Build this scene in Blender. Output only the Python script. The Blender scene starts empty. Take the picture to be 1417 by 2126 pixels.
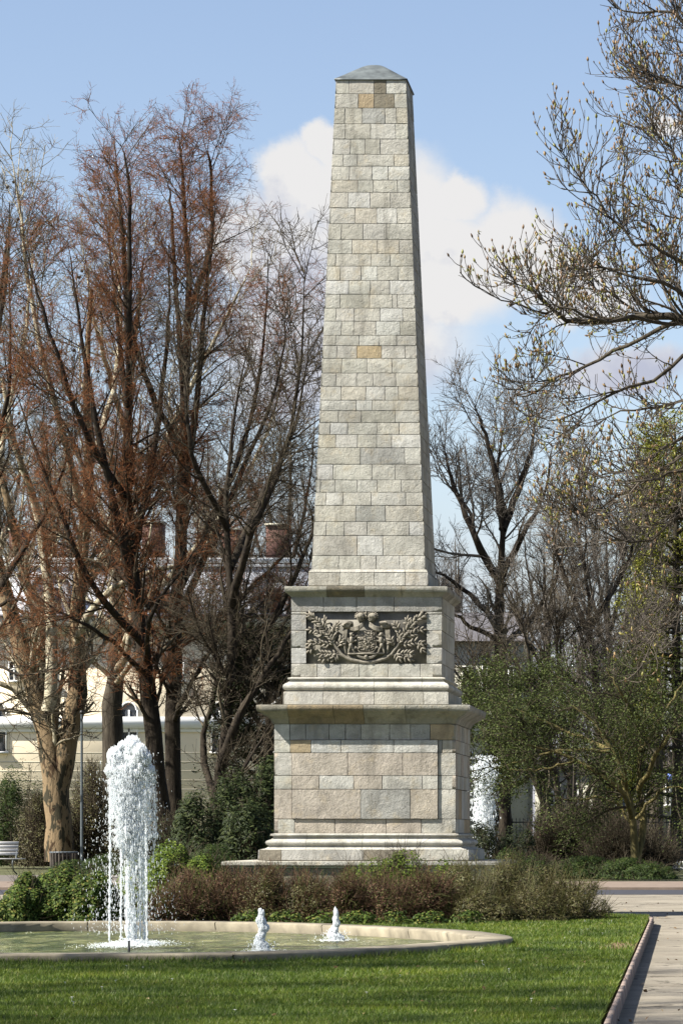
import bpy, math, random
import numpy as np
from mathutils import Vector
R = math.radians
# ------------------------------------------------------------------ camera
FPX, CX, CY, EYE = 7150.0, 1550.0, 1735.0, 1.1      # focal length / principal point in photo pixels, eye height
scn = bpy.context.scene
cam = bpy.data.objects.new('camera', bpy.data.cameras.new('camera'))
scn.collection.objects.link(cam); scn.camera = cam
cam.location = (0, 0, EYE); cam.rotation_euler = (R(90), 0, 0)
cd = cam.data; cd.sensor_width = 36; cd.sensor_fit = 'AUTO'; cd.lens = FPX/2126*36
cd.shift_x = (708.5-CX)/2126; cd.shift_y = (CY-1063)/2126
cd.clip_start = .5; cd.clip_end = 6000
# ------------------------------------------------------------------ light
SUN = Vector((-2.5, -1.1, 2.75)).normalized()
sun = bpy.data.objects.new('sun', bpy.data.lights.new('sun', 'SUN'))
scn.collection.objects.link(sun)
sun.rotation_euler = SUN.to_track_quat('Z', 'Y').to_euler()
sun.data.energy = 5.0; sun.data.angle = R(.53); sun.data.color = (1, .95, .86)
w = bpy.data.worlds.new('World'); scn.world = w; w.use_nodes = True
scn.view_settings.view_transform = 'Standard'; scn.view_settings.look = 'None'
scn.view_settings.gamma = 1; scn.view_settings.exposure = 1.38
scn.cycles.max_bounces = 6; scn.cycles.transparent_max_bounces = 32

class NT:
    def __init__(s, tree): s.t = tree; s.n = tree.nodes; s.n.clear()
    def __call__(s, typ, ins=None, **kw):
        n = s.n.new(typ)
        for k, v in kw.items(): setattr(n, k, v)
        for k, v in (ins or {}).items():
            i = n.inputs[k]
            if isinstance(v, bpy.types.NodeSocket): s.t.links.new(v, i)
            elif isinstance(v, bpy.types.Node): s.t.links.new(v.outputs[0], i)
            else: i.default_value = v
        return n
    def m(s, op, a, b=0.0, c=None, clamp=False):
        d = {0: a, 1: b}
        if c is not None: d[2] = c
        return s('ShaderNodeMath', d, operation=op, use_clamp=clamp)
    def mix(s, f, a, b, blend='MIX'):
        n = s('ShaderNodeMix', data_type='RGBA', blend_type=blend)
        for k, v in ((0, f), (6, a), (7, b)):
            if isinstance(v, bpy.types.Node): s.t.links.new(v.outputs[2] if v.bl_idname == 'ShaderNodeMix' else v.outputs[0], n.inputs[k])
            elif isinstance(v, bpy.types.NodeSocket): s.t.links.new(v, n.inputs[k])
            else: n.inputs[k].default_value = (*v, 1) if isinstance(v, tuple) and len(v) == 3 else v
        return n
    def ramp(s, f, stops, interp='LINEAR'):
        n = s('ShaderNodeValToRGB', {0: f}); cr = n.color_ramp; cr.interpolation = interp
        while len(cr.elements) < len(stops): cr.elements.new(.5)
        for e, (p, c) in zip(cr.elements, stops):
            e.position = p; e.color = (*c, 1) if isinstance(c, tuple) else (c, c, c, 1)
        return n
    def noise(s, vec, scale, detail=3, rough=.5, dist=0.0):
        d = {'Scale': scale, 'Detail': detail, 'Roughness': rough, 'Distortion': dist}
        if vec is not None: d['Vector'] = vec
        return s('ShaderNodeTexNoise', d)
def mo(n): return n.outputs[2]

n = NT(w.node_tree)
sky = n('ShaderNodeTexSky', sky_type='NISHITA', sun_disc=False)
sky.sun_elevation = math.asin(SUN.z); sky.sun_rotation = math.atan2(SUN.x, SUN.y)
sky.air_density = 1.0; sky.dust_density = .6; sky.ozone_density = 1.6
tc = n('ShaderNodeTexCoord'); sep = n('ShaderNodeSeparateXYZ', {0: tc.outputs['Generated']})
ysafe = n.m('MAXIMUM', sep.outputs[1], .05)
u = n.m('DIVIDE', sep.outputs[0], ysafe); v = n.m('DIVIDE', sep.outputs[2], ysafe)
uv = n('ShaderNodeCombineXYZ', {0: u, 1: v})
nz = n.noise(uv, 30, 9, .6); nz2 = n.noise(uv, 9, 6, .55)
warp = n('ShaderNodeVectorMath', {0: nz.outputs['Color'], 1: (.5, .5, .5)}, operation='SUBTRACT')
warp2 = n('ShaderNodeVectorMath', {0: warp, 3: .024}, operation='SCALE')
uvw = n('ShaderNodeVectorMath', {0: uv, 1: warp2}, operation='ADD')
nz3 = n.noise(uv, 17, 9, .62); dens = None
for (bx, by, r, sy) in ((664, 315, 42, 1), (600, 385, 78, 1), (690, 400, 95, 1), (850, 435, 100, 1), (950, 420, 56, .9), (760, 540, 190, .8),
                        (560, 500, 120, 1), (920, 560, 150, .8), (1050, 520, 120, .8), (1160, 560, 110, .5), (700, 700, 250, .6), (1200, 620, 120, .4), (1390, 260, 40, .5), (1300, 760, 120, .4)):
    c = ((bx-CX)/FPX, (CY-by)/FPX, 0)
    dv = n('ShaderNodeVectorMath', {0: uvw, 1: c}, operation='SUBTRACT')
    ds = n('ShaderNodeVectorMath', {0: dv, 1: (1, 1/sy, 0)}, operation='MULTIPLY')
    ln = n('ShaderNodeVectorMath', {0: ds}, operation='LENGTH')
    k = n.m('SUBTRACT', 1.0, n.m('DIVIDE', ln.outputs['Value'], r/FPX*1.25))
    dens = k if dens is None else n.m('MAXIMUM', dens, k)
d1 = n('ShaderNodeMapRange', {0: n.m('ADD', dens, n.m('MULTIPLY', n.m('SUBTRACT', nz, .5), .7)), 1: -.08, 2: .42, 3: 0.0, 4: 1.0}, interpolation_type='SMOOTHSTEP')
# ragged veil of cloud low down, all round the sky
low = n('ShaderNodeMapRange', {0: sep.outputs[2], 1: .02, 2: .165, 3: .62, 4: -.25})
veil = n('ShaderNodeMapRange', {0: n.m('ADD', low, n.m('MULTIPLY', nz2, .75)), 1: .45, 2: .95, 3: 0.0, 4: 1.0}, interpolation_type='SMOOTHSTEP')
shade = n.ramp(n.m('ADD', n.m('MULTIPLY', nz3, 1.1), n.m('MULTIPLY', v, 2.6)), [(.80, (5.1, 5.35, 6.5)), (.92, (6.4, 6.45, 7.0)), (1.0, (7.6, 7.5, 7.6))])
shade.color_ramp.elements[0].color = (.62, .655, .80, 1); shade.color_ramp.elements[1].color = (.80, .82, .90, 1); shade.color_ramp.elements[2].color = (1, .99, .99, 1)
CLOUD = 5.6
shade2 = n('ShaderNodeVectorMath', {0: shade, 3: CLOUD}, operation='SCALE')
hz = n('ShaderNodeVectorMath', {0: sky, 1: (1.24, 1.12, 1.10)}, operation='MULTIPLY')
front = n('ShaderNodeMapRange', {0: sep.outputs[1], 1: .0, 2: .5, 3: .1, 4: .75})
cs = n.mix(n.m('MULTIPLY', veil, front), hz, shade2)
cs2 = n.mix(d1, mo(cs), shade2)
bg = n('ShaderNodeBackground', {0: mo(cs2), 1: .058})
n('ShaderNodeOutputWorld', {0: bg})

# ------------------------------------------------------------------ helpers
C = scn.collection
rng = np.random.default_rng(7); random.seed(7)
def P(x, y, d): return np.array([(x-CX)*d/FPX, d, EYE-(y-CY)*d/FPX])
def tag(o, label=None, cat=None, group=None, kind=None):
    for k, val in (('label', label), ('category', cat), ('group', group), ('kind', kind)):
        if val: o[k] = val
    return o
def thing(name, loc, label, cat, group=None):
    o = bpy.data.objects.new(name, None); C.objects.link(o); o.location = [float(q) for q in loc]
    o.empty_display_size = .2
    return tag(o, label, cat, group)
def top(o):
    while o.parent: o = o.parent
    return o
def emit(name, V, Fs, mat, parent=None, smooth=False, origin=None, attr=None):
    """V (n,3) world coordinates, Fs list of int arrays (m,3) or (m,4); one mesh object"""
    V = np.asarray(V, dtype=np.float64)
    if not isinstance(Fs, list): Fs = [Fs]
    Fs = [np.asarray(f, dtype=np.int32) for f in Fs if len(f)]
    o0 = np.array(top(parent).location) if parent else (np.array(origin) if origin is not None else None)
    if o0 is None: o0 = np.array([(V[:, 0].min()+V[:, 0].max())/2, (V[:, 1].min()+V[:, 1].max())/2, V[:, 2].min()])
    me = bpy.data.meshes.new(name)
    me.vertices.add(len(V)); me.vertices.foreach_set('co', (V-o0).astype(np.float32).ravel())
    loops = np.concatenate([f.ravel() for f in Fs]); tot = np.concatenate([np.full(len(f), f.shape[1]) for f in Fs])
    st = np.concatenate([[0], np.cumsum(tot)[:-1]])
    me.loops.add(len(loops)); me.loops.foreach_set('vertex_index', loops.astype(np.int32))
    me.polygons.add(len(tot)); me.polygons.foreach_set('loop_start', st.astype(np.int32)); me.polygons.foreach_set('loop_total', tot.astype(np.int32))
    me.update(calc_edges=True)
    if smooth: me.polygons.foreach_set('use_smooth', np.ones(len(tot), dtype=bool))
    if attr is not None:
        a = me.color_attributes.new('col', 'FLOAT_COLOR', 'POINT'); a.data.foreach_set('color', np.asarray(attr, dtype=np.float32).ravel())
    me.materials.append(mat)
    o = bpy.data.objects.new(name, me); C.objects.link(o)
    if parent: o.parent = parent
    else: o.location = o0
    return o
class MB:
    def __init__(s): s.V = []; s.F = {3: [], 4: []}; s.n = 0; s.A = []
    def add(s, V, F, col=None):
        V = np.asarray(V, float); F = np.asarray(F, int)
        s.V.append(V); s.F[F.shape[1]].append(F+s.n); s.n += len(V)
        s.A.append(np.tile(np.array([*(col or (1, 1, 1)), 1.]), (len(V), 1)))
        return s
    def box(s, a, b, col=None):
        x0, y0, z0 = np.minimum(a, b); x1, y1, z1 = np.maximum(a, b)
        V = [(x0,y0,z0),(x1,y0,z0),(x1,y1,z0),(x0,y1,z0),(x0,y0,z1),(x1,y0,z1),(x1,y1,z1),(x0,y1,z1)]
        return s.add(V, [(0,3,2,1),(4,5,6,7),(0,1,5,4),(1,2,6,5),(2,3,7,6),(3,0,4,7)], col)
    def pbox(s, x0, x1, y0, y1, d0, d1, col=None):      # front face given in photo pixels at depth d0
        a = P(x0, y0, d0); b = P(x1, y1, d0); b[1] = d1
        return s.box(a, b, col)
    def tube(s, pts, rad, n=8, col=None, cap=True):
        V, F = tubes(np.array([pts], float), np.array([np.broadcast_to(rad, (len(pts),))], float), n)
        s.add(V, F, col)
        if cap:
            k = len(pts)
            for ring, c in ((0, pts[0]), (k-1, pts[-1])):
                idx = np.arange(n)+ring*n
                vv = np.vstack([V[idx], [c]]); s.add(vv, [(i, (i+1) % n, n) for i in range(n)], col)
        return s
    def ell(s, c, r, n=10, m=7, rot=None, col=None):
        V = []
        for i in range(m+1):
            th = math.pi*i/m
            for j in range(n):
                ph = 2*math.pi*j/n; V.append((math.sin(th)*math.cos(ph), math.sin(th)*math.sin(ph), math.cos(th)))
        V = np.array(V)*np.array(r)
        if rot is not None: V = V @ np.array(rot).T
        F = [(i*n+j, (i+1)*n+j, (i+1)*n+(j+1) % n, i*n+(j+1) % n) for i in range(m) for j in range(n)]
        return s.add(V+np.array(c), F, col)
    def emit(s, name, mat, parent=None, smooth=False, origin=None, attr=False):
        return emit(name, np.vstack(s.V), [np.vstack(f) for f in s.F.values() if f], mat, parent, smooth, origin, np.vstack(s.A) if attr else None)
def tubes(pts, rad, n):
    """pts (N,K,3), rad (N,K) -> V,F of N tubes with n sides"""
    N, K, _ = pts.shape
    t = np.gradient(pts, axis=1); t /= np.linalg.norm(t, axis=2, keepdims=True)+1e-9
    mt = t.mean(axis=1); ref = np.zeros((N, 3)); vert = np.abs(mt[:, 2]) > .75*np.linalg.norm(mt, axis=1)
    ref[vert, 0] = 1; ref[~vert, 2] = 1; ref = np.repeat(ref[:, None], K, 1)
    a = np.cross(t, ref); a /= np.linalg.norm(a, axis=2, keepdims=True)+1e-9
    b = np.cross(t, a)
    ang = np.arange(n)*2*np.pi/n
    V = pts[:, :, None]+rad[:, :, None, None]*(a[:, :, None]*np.cos(ang)[:, None]+b[:, :, None]*np.sin(ang)[:, None])
    i = np.arange(N)[:, None, None]*K*n; k = np.arange(K-1)[None, :, None]*n; j = np.arange(n)[None, None, :]
    jn = (j+1) % n
    F = np.stack([i+k+j, i+k+jn, i+k+n+jn, i+k+n+j], -1).reshape(-1, 4)
    return V.reshape(-1, 3), F
def resample(pts, K):
    """Catmull-Rom through the waypoints, K points"""
    p = np.array(pts, float)
    if len(p) == 2: return np.linspace(p[0], p[1], K)
    q = np.vstack([2*p[0]-p[1], p, 2*p[-1]-p[-2]]); out = []
    for s in np.linspace(0, len(p)-1-1e-6, K):
        i = int(s); f = s-i; a, b, c, d = q[i:i+4]
        out.append(.5*((2*b)+(-a+c)*f+(2*a-5*b+4*c-d)*f*f+(-a+3*b-3*c+d)*f**3))
    return np.array(out)
def leaves(c, L, W, r, nb=None, up=0.0):
    """rhombic leaves: centres (N,3); nb = preferred normal (N,3) or None"""
    N = len(c); a = r.normal(size=(N, 3)); 
    if nb is None: nb = r.normal(size=(N, 3)); nb[:, 2] = np.abs(nb[:, 2])+up
    else: nb = nb+r.normal(size=(N, 3))*.45
    nb /= np.linalg.norm(nb, axis=1, keepdims=True)
    a -= nb*(a*nb).sum(1, keepdims=True); a /= np.linalg.norm(a, axis=1, keepdims=True); b = np.cross(nb, a)
    sc = r.uniform(.6, 1.25, size=(N, 1)); a = a*L*.5*sc; b = b*W*.5*sc
    V = np.stack([c-a, c+b+nb*W*.12, c+a, c-b+nb*W*.12], 1).reshape(-1, 3)
    F = np.arange(N*4).reshape(-1, 4)
    return V, F

# ------------------------------------------------------------------ materials
def material(name):
    m = bpy.data.materials.new(name); m.use_nodes = True; return m, NT(m.node_tree)
def finish(n, col, rough=.85, bump=None, dist=.01, spec=.3, extra=None):
    d = {'Base Color': col, 'Roughness': rough, 'Specular IOR Level': spec}
    if extra: d.update(extra)
    if bump is not None: d['Normal'] = n('ShaderNodeBump', {'Height': bump, 'Distance': dist, 'Strength': 1.0})
    b = n('ShaderNodeBsdfPrincipled', d); n('ShaderNodeOutputMaterial', {0: b}); return b
def obj_coord(n): return n('ShaderNodeTexCoord').outputs['Object']
def simple(name, col, rough=.8, var=.25, scale=6, bump=.0, spec=.3, metal=0):
    m, n = material(name); c = obj_coord(n); ns = n.noise(c, scale, 5, .6)
    lo = tuple(q*(1-var) for q in col); hi = tuple(min(1, q*(1+var)) for q in col)
    r = n.ramp(ns, [(.3, lo), (.7, hi)])
    finish(n, r.outputs[0], rough, ns if bump else None, bump, spec, {'Metallic': metal}); return m
def stone_mat(name, dirt=.35, bumpd=.012):
    m, n = material(name); c = obj_coord(n)
    at = n('ShaderNodeAttribute', attribute_name='col')
    big = n.noise(c, 2.3, 6, .65, .4); mid = n.noise(c, 15, 6, .7); fine = n.noise(c, 60, 4, .7)
    pit = n('ShaderNodeTexVoronoi', {'Vector': c, 'Scale': 26.0})
    st = n('ShaderNodeMapping', {'Vector': c, 'Scale': (7, 7, .9)})
    streak = n.noise(st, 1.0, 5, .6)
    f1 = n.ramp(big, [(.36, .72), (.6, 1.07)]); f2 = n.ramp(mid, [(.3, .88), (.7, 1.08)]); f3 = n.ramp(fine, [(.3, .90), (.62, 1.05)])
    k = n.mix(1.0, at.outputs['Color'], f1, 'MULTIPLY'); k = n.mix(1.0, k, f2, 'MULTIPLY'); k = n.mix(1.0, k, f3, 'MULTIPLY')
    warm = n.ramp(n.noise(c, 3.7, 5, .7), [(.54, 0.0), (.7, 1.0)])
    k = n.mix(n.m('MULTIPLY', warm, .32), k, (.40, .31, .17))
    sf = n.ramp(streak, [(.52, 0.0), (.72, 1.0)])
    k = n.mix(n.m('MULTIPLY', sf, dirt), k, (.13, .12, .095))
    pf = n.ramp(n.m('MULTIPLY', pit.outputs['Distance'], n.ramp(n.noise(c, 5, 2), [(.46, 3.0), (.6, 1.0)])), [(.08, .38), (.16, 1.0)])
    k = n.mix(1.0, k, pf, 'MULTIPLY')
    h = n.m('ADD', n.m('MULTIPLY', mid, .9), n.m('MULTIPLY', fine, .22)); h = n.m('ADD', h, n.m('MULTIPLY', pf, .22))
    finish(n, mo(k), .9, h, bumpd, .15); return m
M = {}
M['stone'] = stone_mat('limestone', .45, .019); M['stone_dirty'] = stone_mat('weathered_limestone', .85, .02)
M['mortar'] = simple('mortar', (.25, .235, .195), .95, .4, 20)
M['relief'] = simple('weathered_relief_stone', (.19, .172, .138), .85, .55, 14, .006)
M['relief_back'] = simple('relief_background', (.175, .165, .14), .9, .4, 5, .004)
M['lead'] = simple('lead_sheet', (.095, .108, .108), .55, .45, 5, .004, .5, .15)
def bark(name, a, b, scale=3, bd=.03, patch=None):
    m, n = material(name); c = obj_coord(n)
    mp = n('ShaderNodeMapping', {'Vector': c, 'Scale': (scale*2.2, scale*2.2, scale*.45)})
    ns = n.noise(mp, 1.0, 6, .65, .3); r = n.ramp(ns, [(.35, a), (.68, b)]); col = r.outputs[0]
    if patch:
        pt = n.noise(n('ShaderNodeMapping', {'Vector': c, 'Scale': (1.6, 1.6, .8)}), 1.6, 5, .6, .8)
        p1 = n.ramp(pt, [(.42, 0.0), (.46, 1.0), ]); col = mo(n.mix(p1, col, patch[0]))
        p2 = n.ramp(n.noise(n('ShaderNodeMapping', {'Vector': c, 'Scale': (2.2, 2.2, 1.0), 'Location': (5, 3, 1)}), 1.8, 5, .6, .6), [(.53, 0.0), (.56, 1.0)])
        col = mo(n.mix(p2, col, patch[1]))
    finish(n, col, .9, ns, bd, .15); return m
M['bark_dark'] = bark('dark_furrowed_bark', (.012, .009, .007), (.050, .040, .028), 3.5, .06)
M['bark_grey'] = bark('grey_bark', (.025, .02, .015), (.08, .068, .05), 3, .04)
M['bark_plane'] = bark('mottled_plane_bark', (.022, .015, .010), (.085, .054, .030), 2.4, .08, ((.20, .145, .085), (.045, .04, .026)))
M['bark_pale'] = bark('pale_plane_limbs', (.12, .105, .075), (.32, .29, .22), 2, .02, ((.40, .36, .26), (.16, .14, .09)))
M['bark_moss'] = bark('mossy_bark', (.05, .045, .02), (.16, .13, .05), 3, .03)
def island(name, stops, rough=.6, spec=.35, trans=0.0):
    m, n = material(name); g = n('ShaderNodeNewGeometry')
    r = n.ramp(g.outputs['Random Per Island'], stops)
    if trans:
        b = n('ShaderNodeBsdfPrincipled', {'Base Color': r, 'Roughness': rough, 'Specular IOR Level': spec})
        t = n('ShaderNodeBsdfTranslucent', {'Color': r}); x = n('ShaderNodeMixShader', {0: trans, 1: b, 2: t}); n('ShaderNodeOutputMaterial', {0: x})
    else: finish(n, r.outputs[0], rough, None, 0, spec)
    return m
M['twig_red'] = island('reddish_twigs', [(0, (.045, .03, .018)), (.3, (.13, .056, .026)), (.75, (.23, .088, .038)), (1, (.14, .085, .035))], .8, .1)
M['twig_brown'] = island('brown_twigs', [(0, (.022, .017, .012)), (.6, (.05, .04, .027)), (1, (.095, .08, .054))], .8, .1)
M['twig_grey'] = island('grey_twigs', [(0, (.07, .058, .048)), (.6, (.13, .112, .092)), (1, (.20, .175, .145))], .8, .1)
M['twig_pale'] = island('pale_twigs', [(0, (.09, .075, .05)), (.6, (.16, .14, .10)), (1, (.26, .22, .15))], .8, .1)
M['chest_twig'] = island('chestnut_twigs', [(0, (.03, .024, .018)), (.6, (.06, .05, .038)), (1, (.11, .09, .07))], .7, .2)
M['bud'] = island('swollen_buds', [(0, (.09, .05, .028)), (.4, (.16, .095, .045)), (.7, (.23, .15, .06)), (.85, (.17, .16, .04)), (1, (.22, .22, .05))], .5, .4)
M['leaf_hedge'] = island('glossy_hedge_leaves', [(0, (.016, .03, .006)), (.5, (.038, .064, .011)), (.85, (.095, .135, .025)), (1, (.17, .14, .04))], .6, .12, .25)
M['leaf_yellow'] = island('spring_green_leaves', [(0, (.035, .06, .01)), (.5, (.075, .115, .018)), (1, (.15, .19, .03))], .6, .12, .3)
M['leaf_dark'] = island('dark_evergreen_leaves', [(0, (.005, .008, .003)), (.6, (.013, .019, .006)), (1, (.035, .042, .014))], .6, .12, .1)
M['leaf_rhodo'] = island('rhododendron_leaves', [(0, (.009, .014, .004)), (.6, (.019, .029, .009)), (1, (.055, .068, .022))], .6, .12, .1)
M['leaf_juniper'] = island('juniper_needles', [(0, (.010, .019, .004)), (.6, (.022, .039, .008)), (1, (.055, .075, .016))], .6, .12, .15)
M['leaf_olive'] = island('bronze_green_sprays', [(0, (.04, .032, .014)), (.35, (.075, .06, .022)), (.7, (.075, .085, .022)), (1, (.14, .12, .045))], .6, .3, .2)
M['leaf_brown'] = island('brown_twig_leaves', [(0, (.035, .022, .014)), (.45, (.088, .050, .030)), (.78, (.16, .092, .052)), (.82, (.06, .075, .02)), (1, (.10, .115, .03))], .7, .2, .1)
M['leaf_haw'] = island('small_green_leaves', [(0, (.022, .03, .010)), (.5, (.05, .066, .020)), (1, (.11, .135, .04))], .6, .12, .3)
M['leaf_larch'] = island('yellow_green_tufts', [(0, (.08, .09, .012)), (.6, (.19, .20, .03)), (1, (.30, .29, .05))], .6, .3, .3)
m, n = material('grass_blades'); M['grass'] = m
g_ = n('ShaderNodeNewGeometry'); r1_ = n.ramp(g_.outputs['Random Per Island'], [(0, (.042, .078, .009)), (.5, (.092, .145, .014)), (.9, (.165, .215, .028)), (1, (.29, .26, .12))])
pn = n.noise(g_.outputs['Position'], .9, 5, .6); pr2 = n.ramp(pn, [(.35, (.55, .62, .7)), (.5, (1, 1, 1)), (.68, (1.25, 1.12, .9))]); gm = n.mix(1.0, r1_, pr2, 'MULTIPLY')
b_ = n('ShaderNodeBsdfPrincipled', {'Base Color': mo(gm), 'Roughness': .5, 'Specular IOR Level': .3}); t_ = n('ShaderNodeBsdfTranslucent', {'Color': mo(gm)}); n('ShaderNodeOutputMaterial', {0: n('ShaderNodeMixShader', {0: .35, 1: b_, 2: t_})})
m, n = material('lawn_soil'); c = obj_coord(n)
r_ = n.ramp(n.noise(c, 1.5, 6, .7), [(.35, (.035, .055, .010)), (.7, (.06, .085, .015))]); M['lawn'] = m
pv = n('ShaderNodeVectorMath', {0: n('ShaderNodeVectorMath', {0: c, 1: (-1.27, 34.3, 0)}, operation='SUBTRACT'), 1: (4.2, .5, 0)}, operation='MULTIPLY'); pl_ = n('ShaderNodeVectorMath', {0: pv}, operation='LENGTH')
pm = n('ShaderNodeMapRange', {0: n.m('ADD', pl_.outputs['Value'], n.m('MULTIPLY', n.noise(c, 6, 4), .6)), 1: .9, 2: 1.5, 3: 1.0, 4: 0.0})
finish(n, mo(n.mix(pm, r_.outputs[0], (.12, .085, .05))), .95, n.noise(c, 30, 4), .03, .1)
M['soil'] = simple('bed_soil', (.075, .055, .035), .95, .4, 5, .03, .1)
M['ground'] = simple('park_ground', (.08, .083, .042), .95, .4, 1.2, .03, .1)
m, n = material('pale_paving'); c = obj_coord(n); M['path'] = m
a_ = n.ramp(n.noise(c, 1.1, 7, .7), [(.3, (.175, .15, .115)), (.5, (.235, .21, .165)), (.7, (.265, .238, .19))]); g_ = n.ramp(n.noise(c, 55, 3, .8), [(.3, .8), (.7, 1.12)])
ck = n('ShaderNodeTexVoronoi', {'Vector': n('ShaderNodeVectorMath', {0: c, 1: n('ShaderNodeVectorMath', {0: n.noise(c, 1.3, 5, .6).outputs['Color'], 3: 1.6}, operation='SCALE')}, operation='ADD'), 'Scale': .35}, feature='DISTANCE_TO_EDGE')
ckr = n.ramp(ck, [(.004, .35), (.012, 1.0)]); stn = n.ramp(n.noise(c, .5, 6, .7), [(.4, .82), (.6, 1.05)])
finish(n, mo(n.mix(1.0, n.mix(1.0, n.mix(1.0, a_, g_, 'MULTIPLY'), ckr, 'MULTIPLY'), stn, 'MULTIPLY')), .9, n.noise(c, 70, 3, .8), .006, .15)
M['path_red'] = simple('reddish_paving', (.17, .13, .10), .9, .25, 3, .005)
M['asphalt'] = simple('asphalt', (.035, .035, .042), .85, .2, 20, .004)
M['asphalt_grey'] = simple('grey_asphalt_path', (.12, .105, .09), .9, .2, 12, .004)
M['kerb'] = simple('kerb_stone', (.21, .165, .14), .9, .3, 8, .002)
M['rim'] = simple('basin_rim_stone', (.205, .18, .13), .85, .42, 3.5, .006)
M['rim_face'] = simple('basin_wall_stone', (.10, .088, .062), .9, .4, 3, .01)
m, n = material('pool_water'); c = obj_coord(n); M['water'] = m
wv = n('ShaderNodeMapping', {'Vector': c, 'Scale': (1.0, 1.0, 1)})
w1 = n.noise(wv, 3.5, 4, .6, .6); w2 = n.noise(wv, 14, 3, .6, .4)
col = n.ramp(n.noise(n('ShaderNodeMapping', {'Vector': c, 'Scale': (1.0, .35, 1)}), 2.6, 7, .7, 1.2), [(.36, (.018, .035, .010)), (.5, (.085, .11, .033)), (.64, (.26, .265, .11))])  # lighter and darker ripple reflections painted as streaks in the green water colour
finish(n, col.outputs[0], .12, n.m('ADD', n.m('MULTIPLY', w1, 1.0), n.m('MULTIPLY', w2, .35)), .38, .4, {'IOR': 1.33})
m, n = material('white_water'); M['foam'] = m
pb = n('ShaderNodeBsdfPrincipled', {'Base Color': (.92, .95, .96, 1), 'Roughness': .25, 'Specular IOR Level': .6})
tl = n('ShaderNodeBsdfTranslucent', {'Color': (.92, .95, .97, 1)}); fm = n('ShaderNodeMixShader', {0: .35, 1: pb, 2: tl}); n('ShaderNodeOutputMaterial', {0: fm})
m, n = material('fine_spray'); M['spray'] = m
pb = n('ShaderNodeBsdfDiffuse', {0: (.92, .95, .96, 1)}); tl = n('ShaderNodeBsdfTranslucent', {0: (.92, .95, .97, 1)}); fm = n('ShaderNodeMixShader', {0: .45, 1: pb, 2: tl})
n('ShaderNodeOutputMaterial', {0: n('ShaderNodeMixShader', {0: .42, 1: fm, 2: n('ShaderNodeBsdfTransparent')})})
M['plaster'] = simple('pale_yellow_render', (.76, .655, .48), .9, .06, 1, 0)
M['plaster_grey'] = simple('grey_cream_render', (.34, .33, .27), .9, .1, 1, 0)
M['band'] = simple('stone_band', (.42, .39, .31), .9, .12, 2, 0)
M['white'] = simple('white_paint', (.72, .72, .70), .6, .04, 2, 0)
M['roof_grey'] = simple('grey_metal_roof', (.45, .46, .49), .5, .1, 1, 0, .5)
M['roof_dark'] = simple('dark_slate', (.10, .095, .10), .7, .25, 1, 0)
M['brick'] = simple('red_brick', (.085, .045, .036), .9, .3, 6, .01)
M['glass'] = simple('dark_window_glass', (.03, .035, .045), .12, .2, 1, 0, .6)
M['iron'] = simple('black_iron', (.02, .02, .022), .5, .2, 5, 0, .5)
M['steel'] = simple('blue_grey_paint', (.075, .09, .10), .5, .1, 5, 0, .5)
M['bench'] = simple('pale_bench_slats', (.55, .54, .52), .5, .08, 5, 0, .4)
M['wood'] = simple('weathered_wood', (.05, .043, .035), .9, .4, 8, .01)
M['blue'] = simple('blue_sign_paint', (.03, .10, .42), .5, .05, 1, 0)

# ------------------------------------------------------------------ ground, paths, lawn
def sheet(name, poly, z, mat, kind='structure', thick=.0):
    V = [(x, y, z) for x, y in poly]; nn = len(V)
    me = bpy.data.meshes.new(name)
    F = [tuple(range(nn))]
    if thick:
        V += [(x, y, z-thick) for x, y in poly]; F += [(i, i+nn, (i+1) % nn+nn, (i+1) % nn) for i in range(nn)]
    me.from_pydata([tuple(map(float, q)) for q in V], [], F); me.materials.append(mat)
    o = bpy.data.objects.new(name, me); C.objects.link(o); o['kind'] = kind; return o
sheet('ground', [(-2500, -200), (2500, -200), (2500, 4500), (-2500, 4500)], -.13, M['ground'])
def KX(y): return -.80-(y-20.1)*.0174           # kerb line
sheet('path', [(KX(-10)-.02, -10), (14, -10), (14, 70), (-60, 70), (-60, 56.5), (-3.2, 56.5), (-3.2, 48.6), (KX(48.6), 48.2)], -.10, M['path'])
sheet('gutter', [(-60, 70), (14, 70), (14, 76), (-60, 76)], -.096, M['asphalt'])  # dark strip between the path and the raised pavement
sheet('pavement', [(-60, 76), (40, 76), (40, 86), (-60, 86)], -.04, M['path_red'], thick=.09)
sheet('side_path', [(-60, 86.2), (-14, 86.2), (-14, 104), (-60, 104)], -.09, M['asphalt_grey'])
lawn_poly = [(-60, -10)]+[(KX(y)-.06, y) for y in np.linspace(-10, 45.6, 15)]+[(-1.34, 46.3), (-1.6, 47.3), (-2.2, 48.3), (-3.2, 48.5), (-3.2, 56), (-60, 56)]
kb = MB()
ky = np.arange(-10, 45.6, 1.0)
for y in ky: 
    x0, x1 = KX(y), KX(y+.985); j = random.uniform(-.0012, .0012)
    V = [(x0-.034+j, y, -.13), (x0+j, y, -.13), (x1+j, y+.985, -.13), (x1-.034+j, y+.985, -.13)]
    V += [(a, b, .012) for a, b, _ in V]
    kb.add(V, [(4,5,6,7),(0,1,5,4),(1,2,6,5),(2,3,7,6),(3,0,4,7)])
cv = [(KX(45.6), 45.6), (-1.27, 46.3), (-1.5, 47.3), (-2.1, 48.35), (-3.2, 48.55)]
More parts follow.
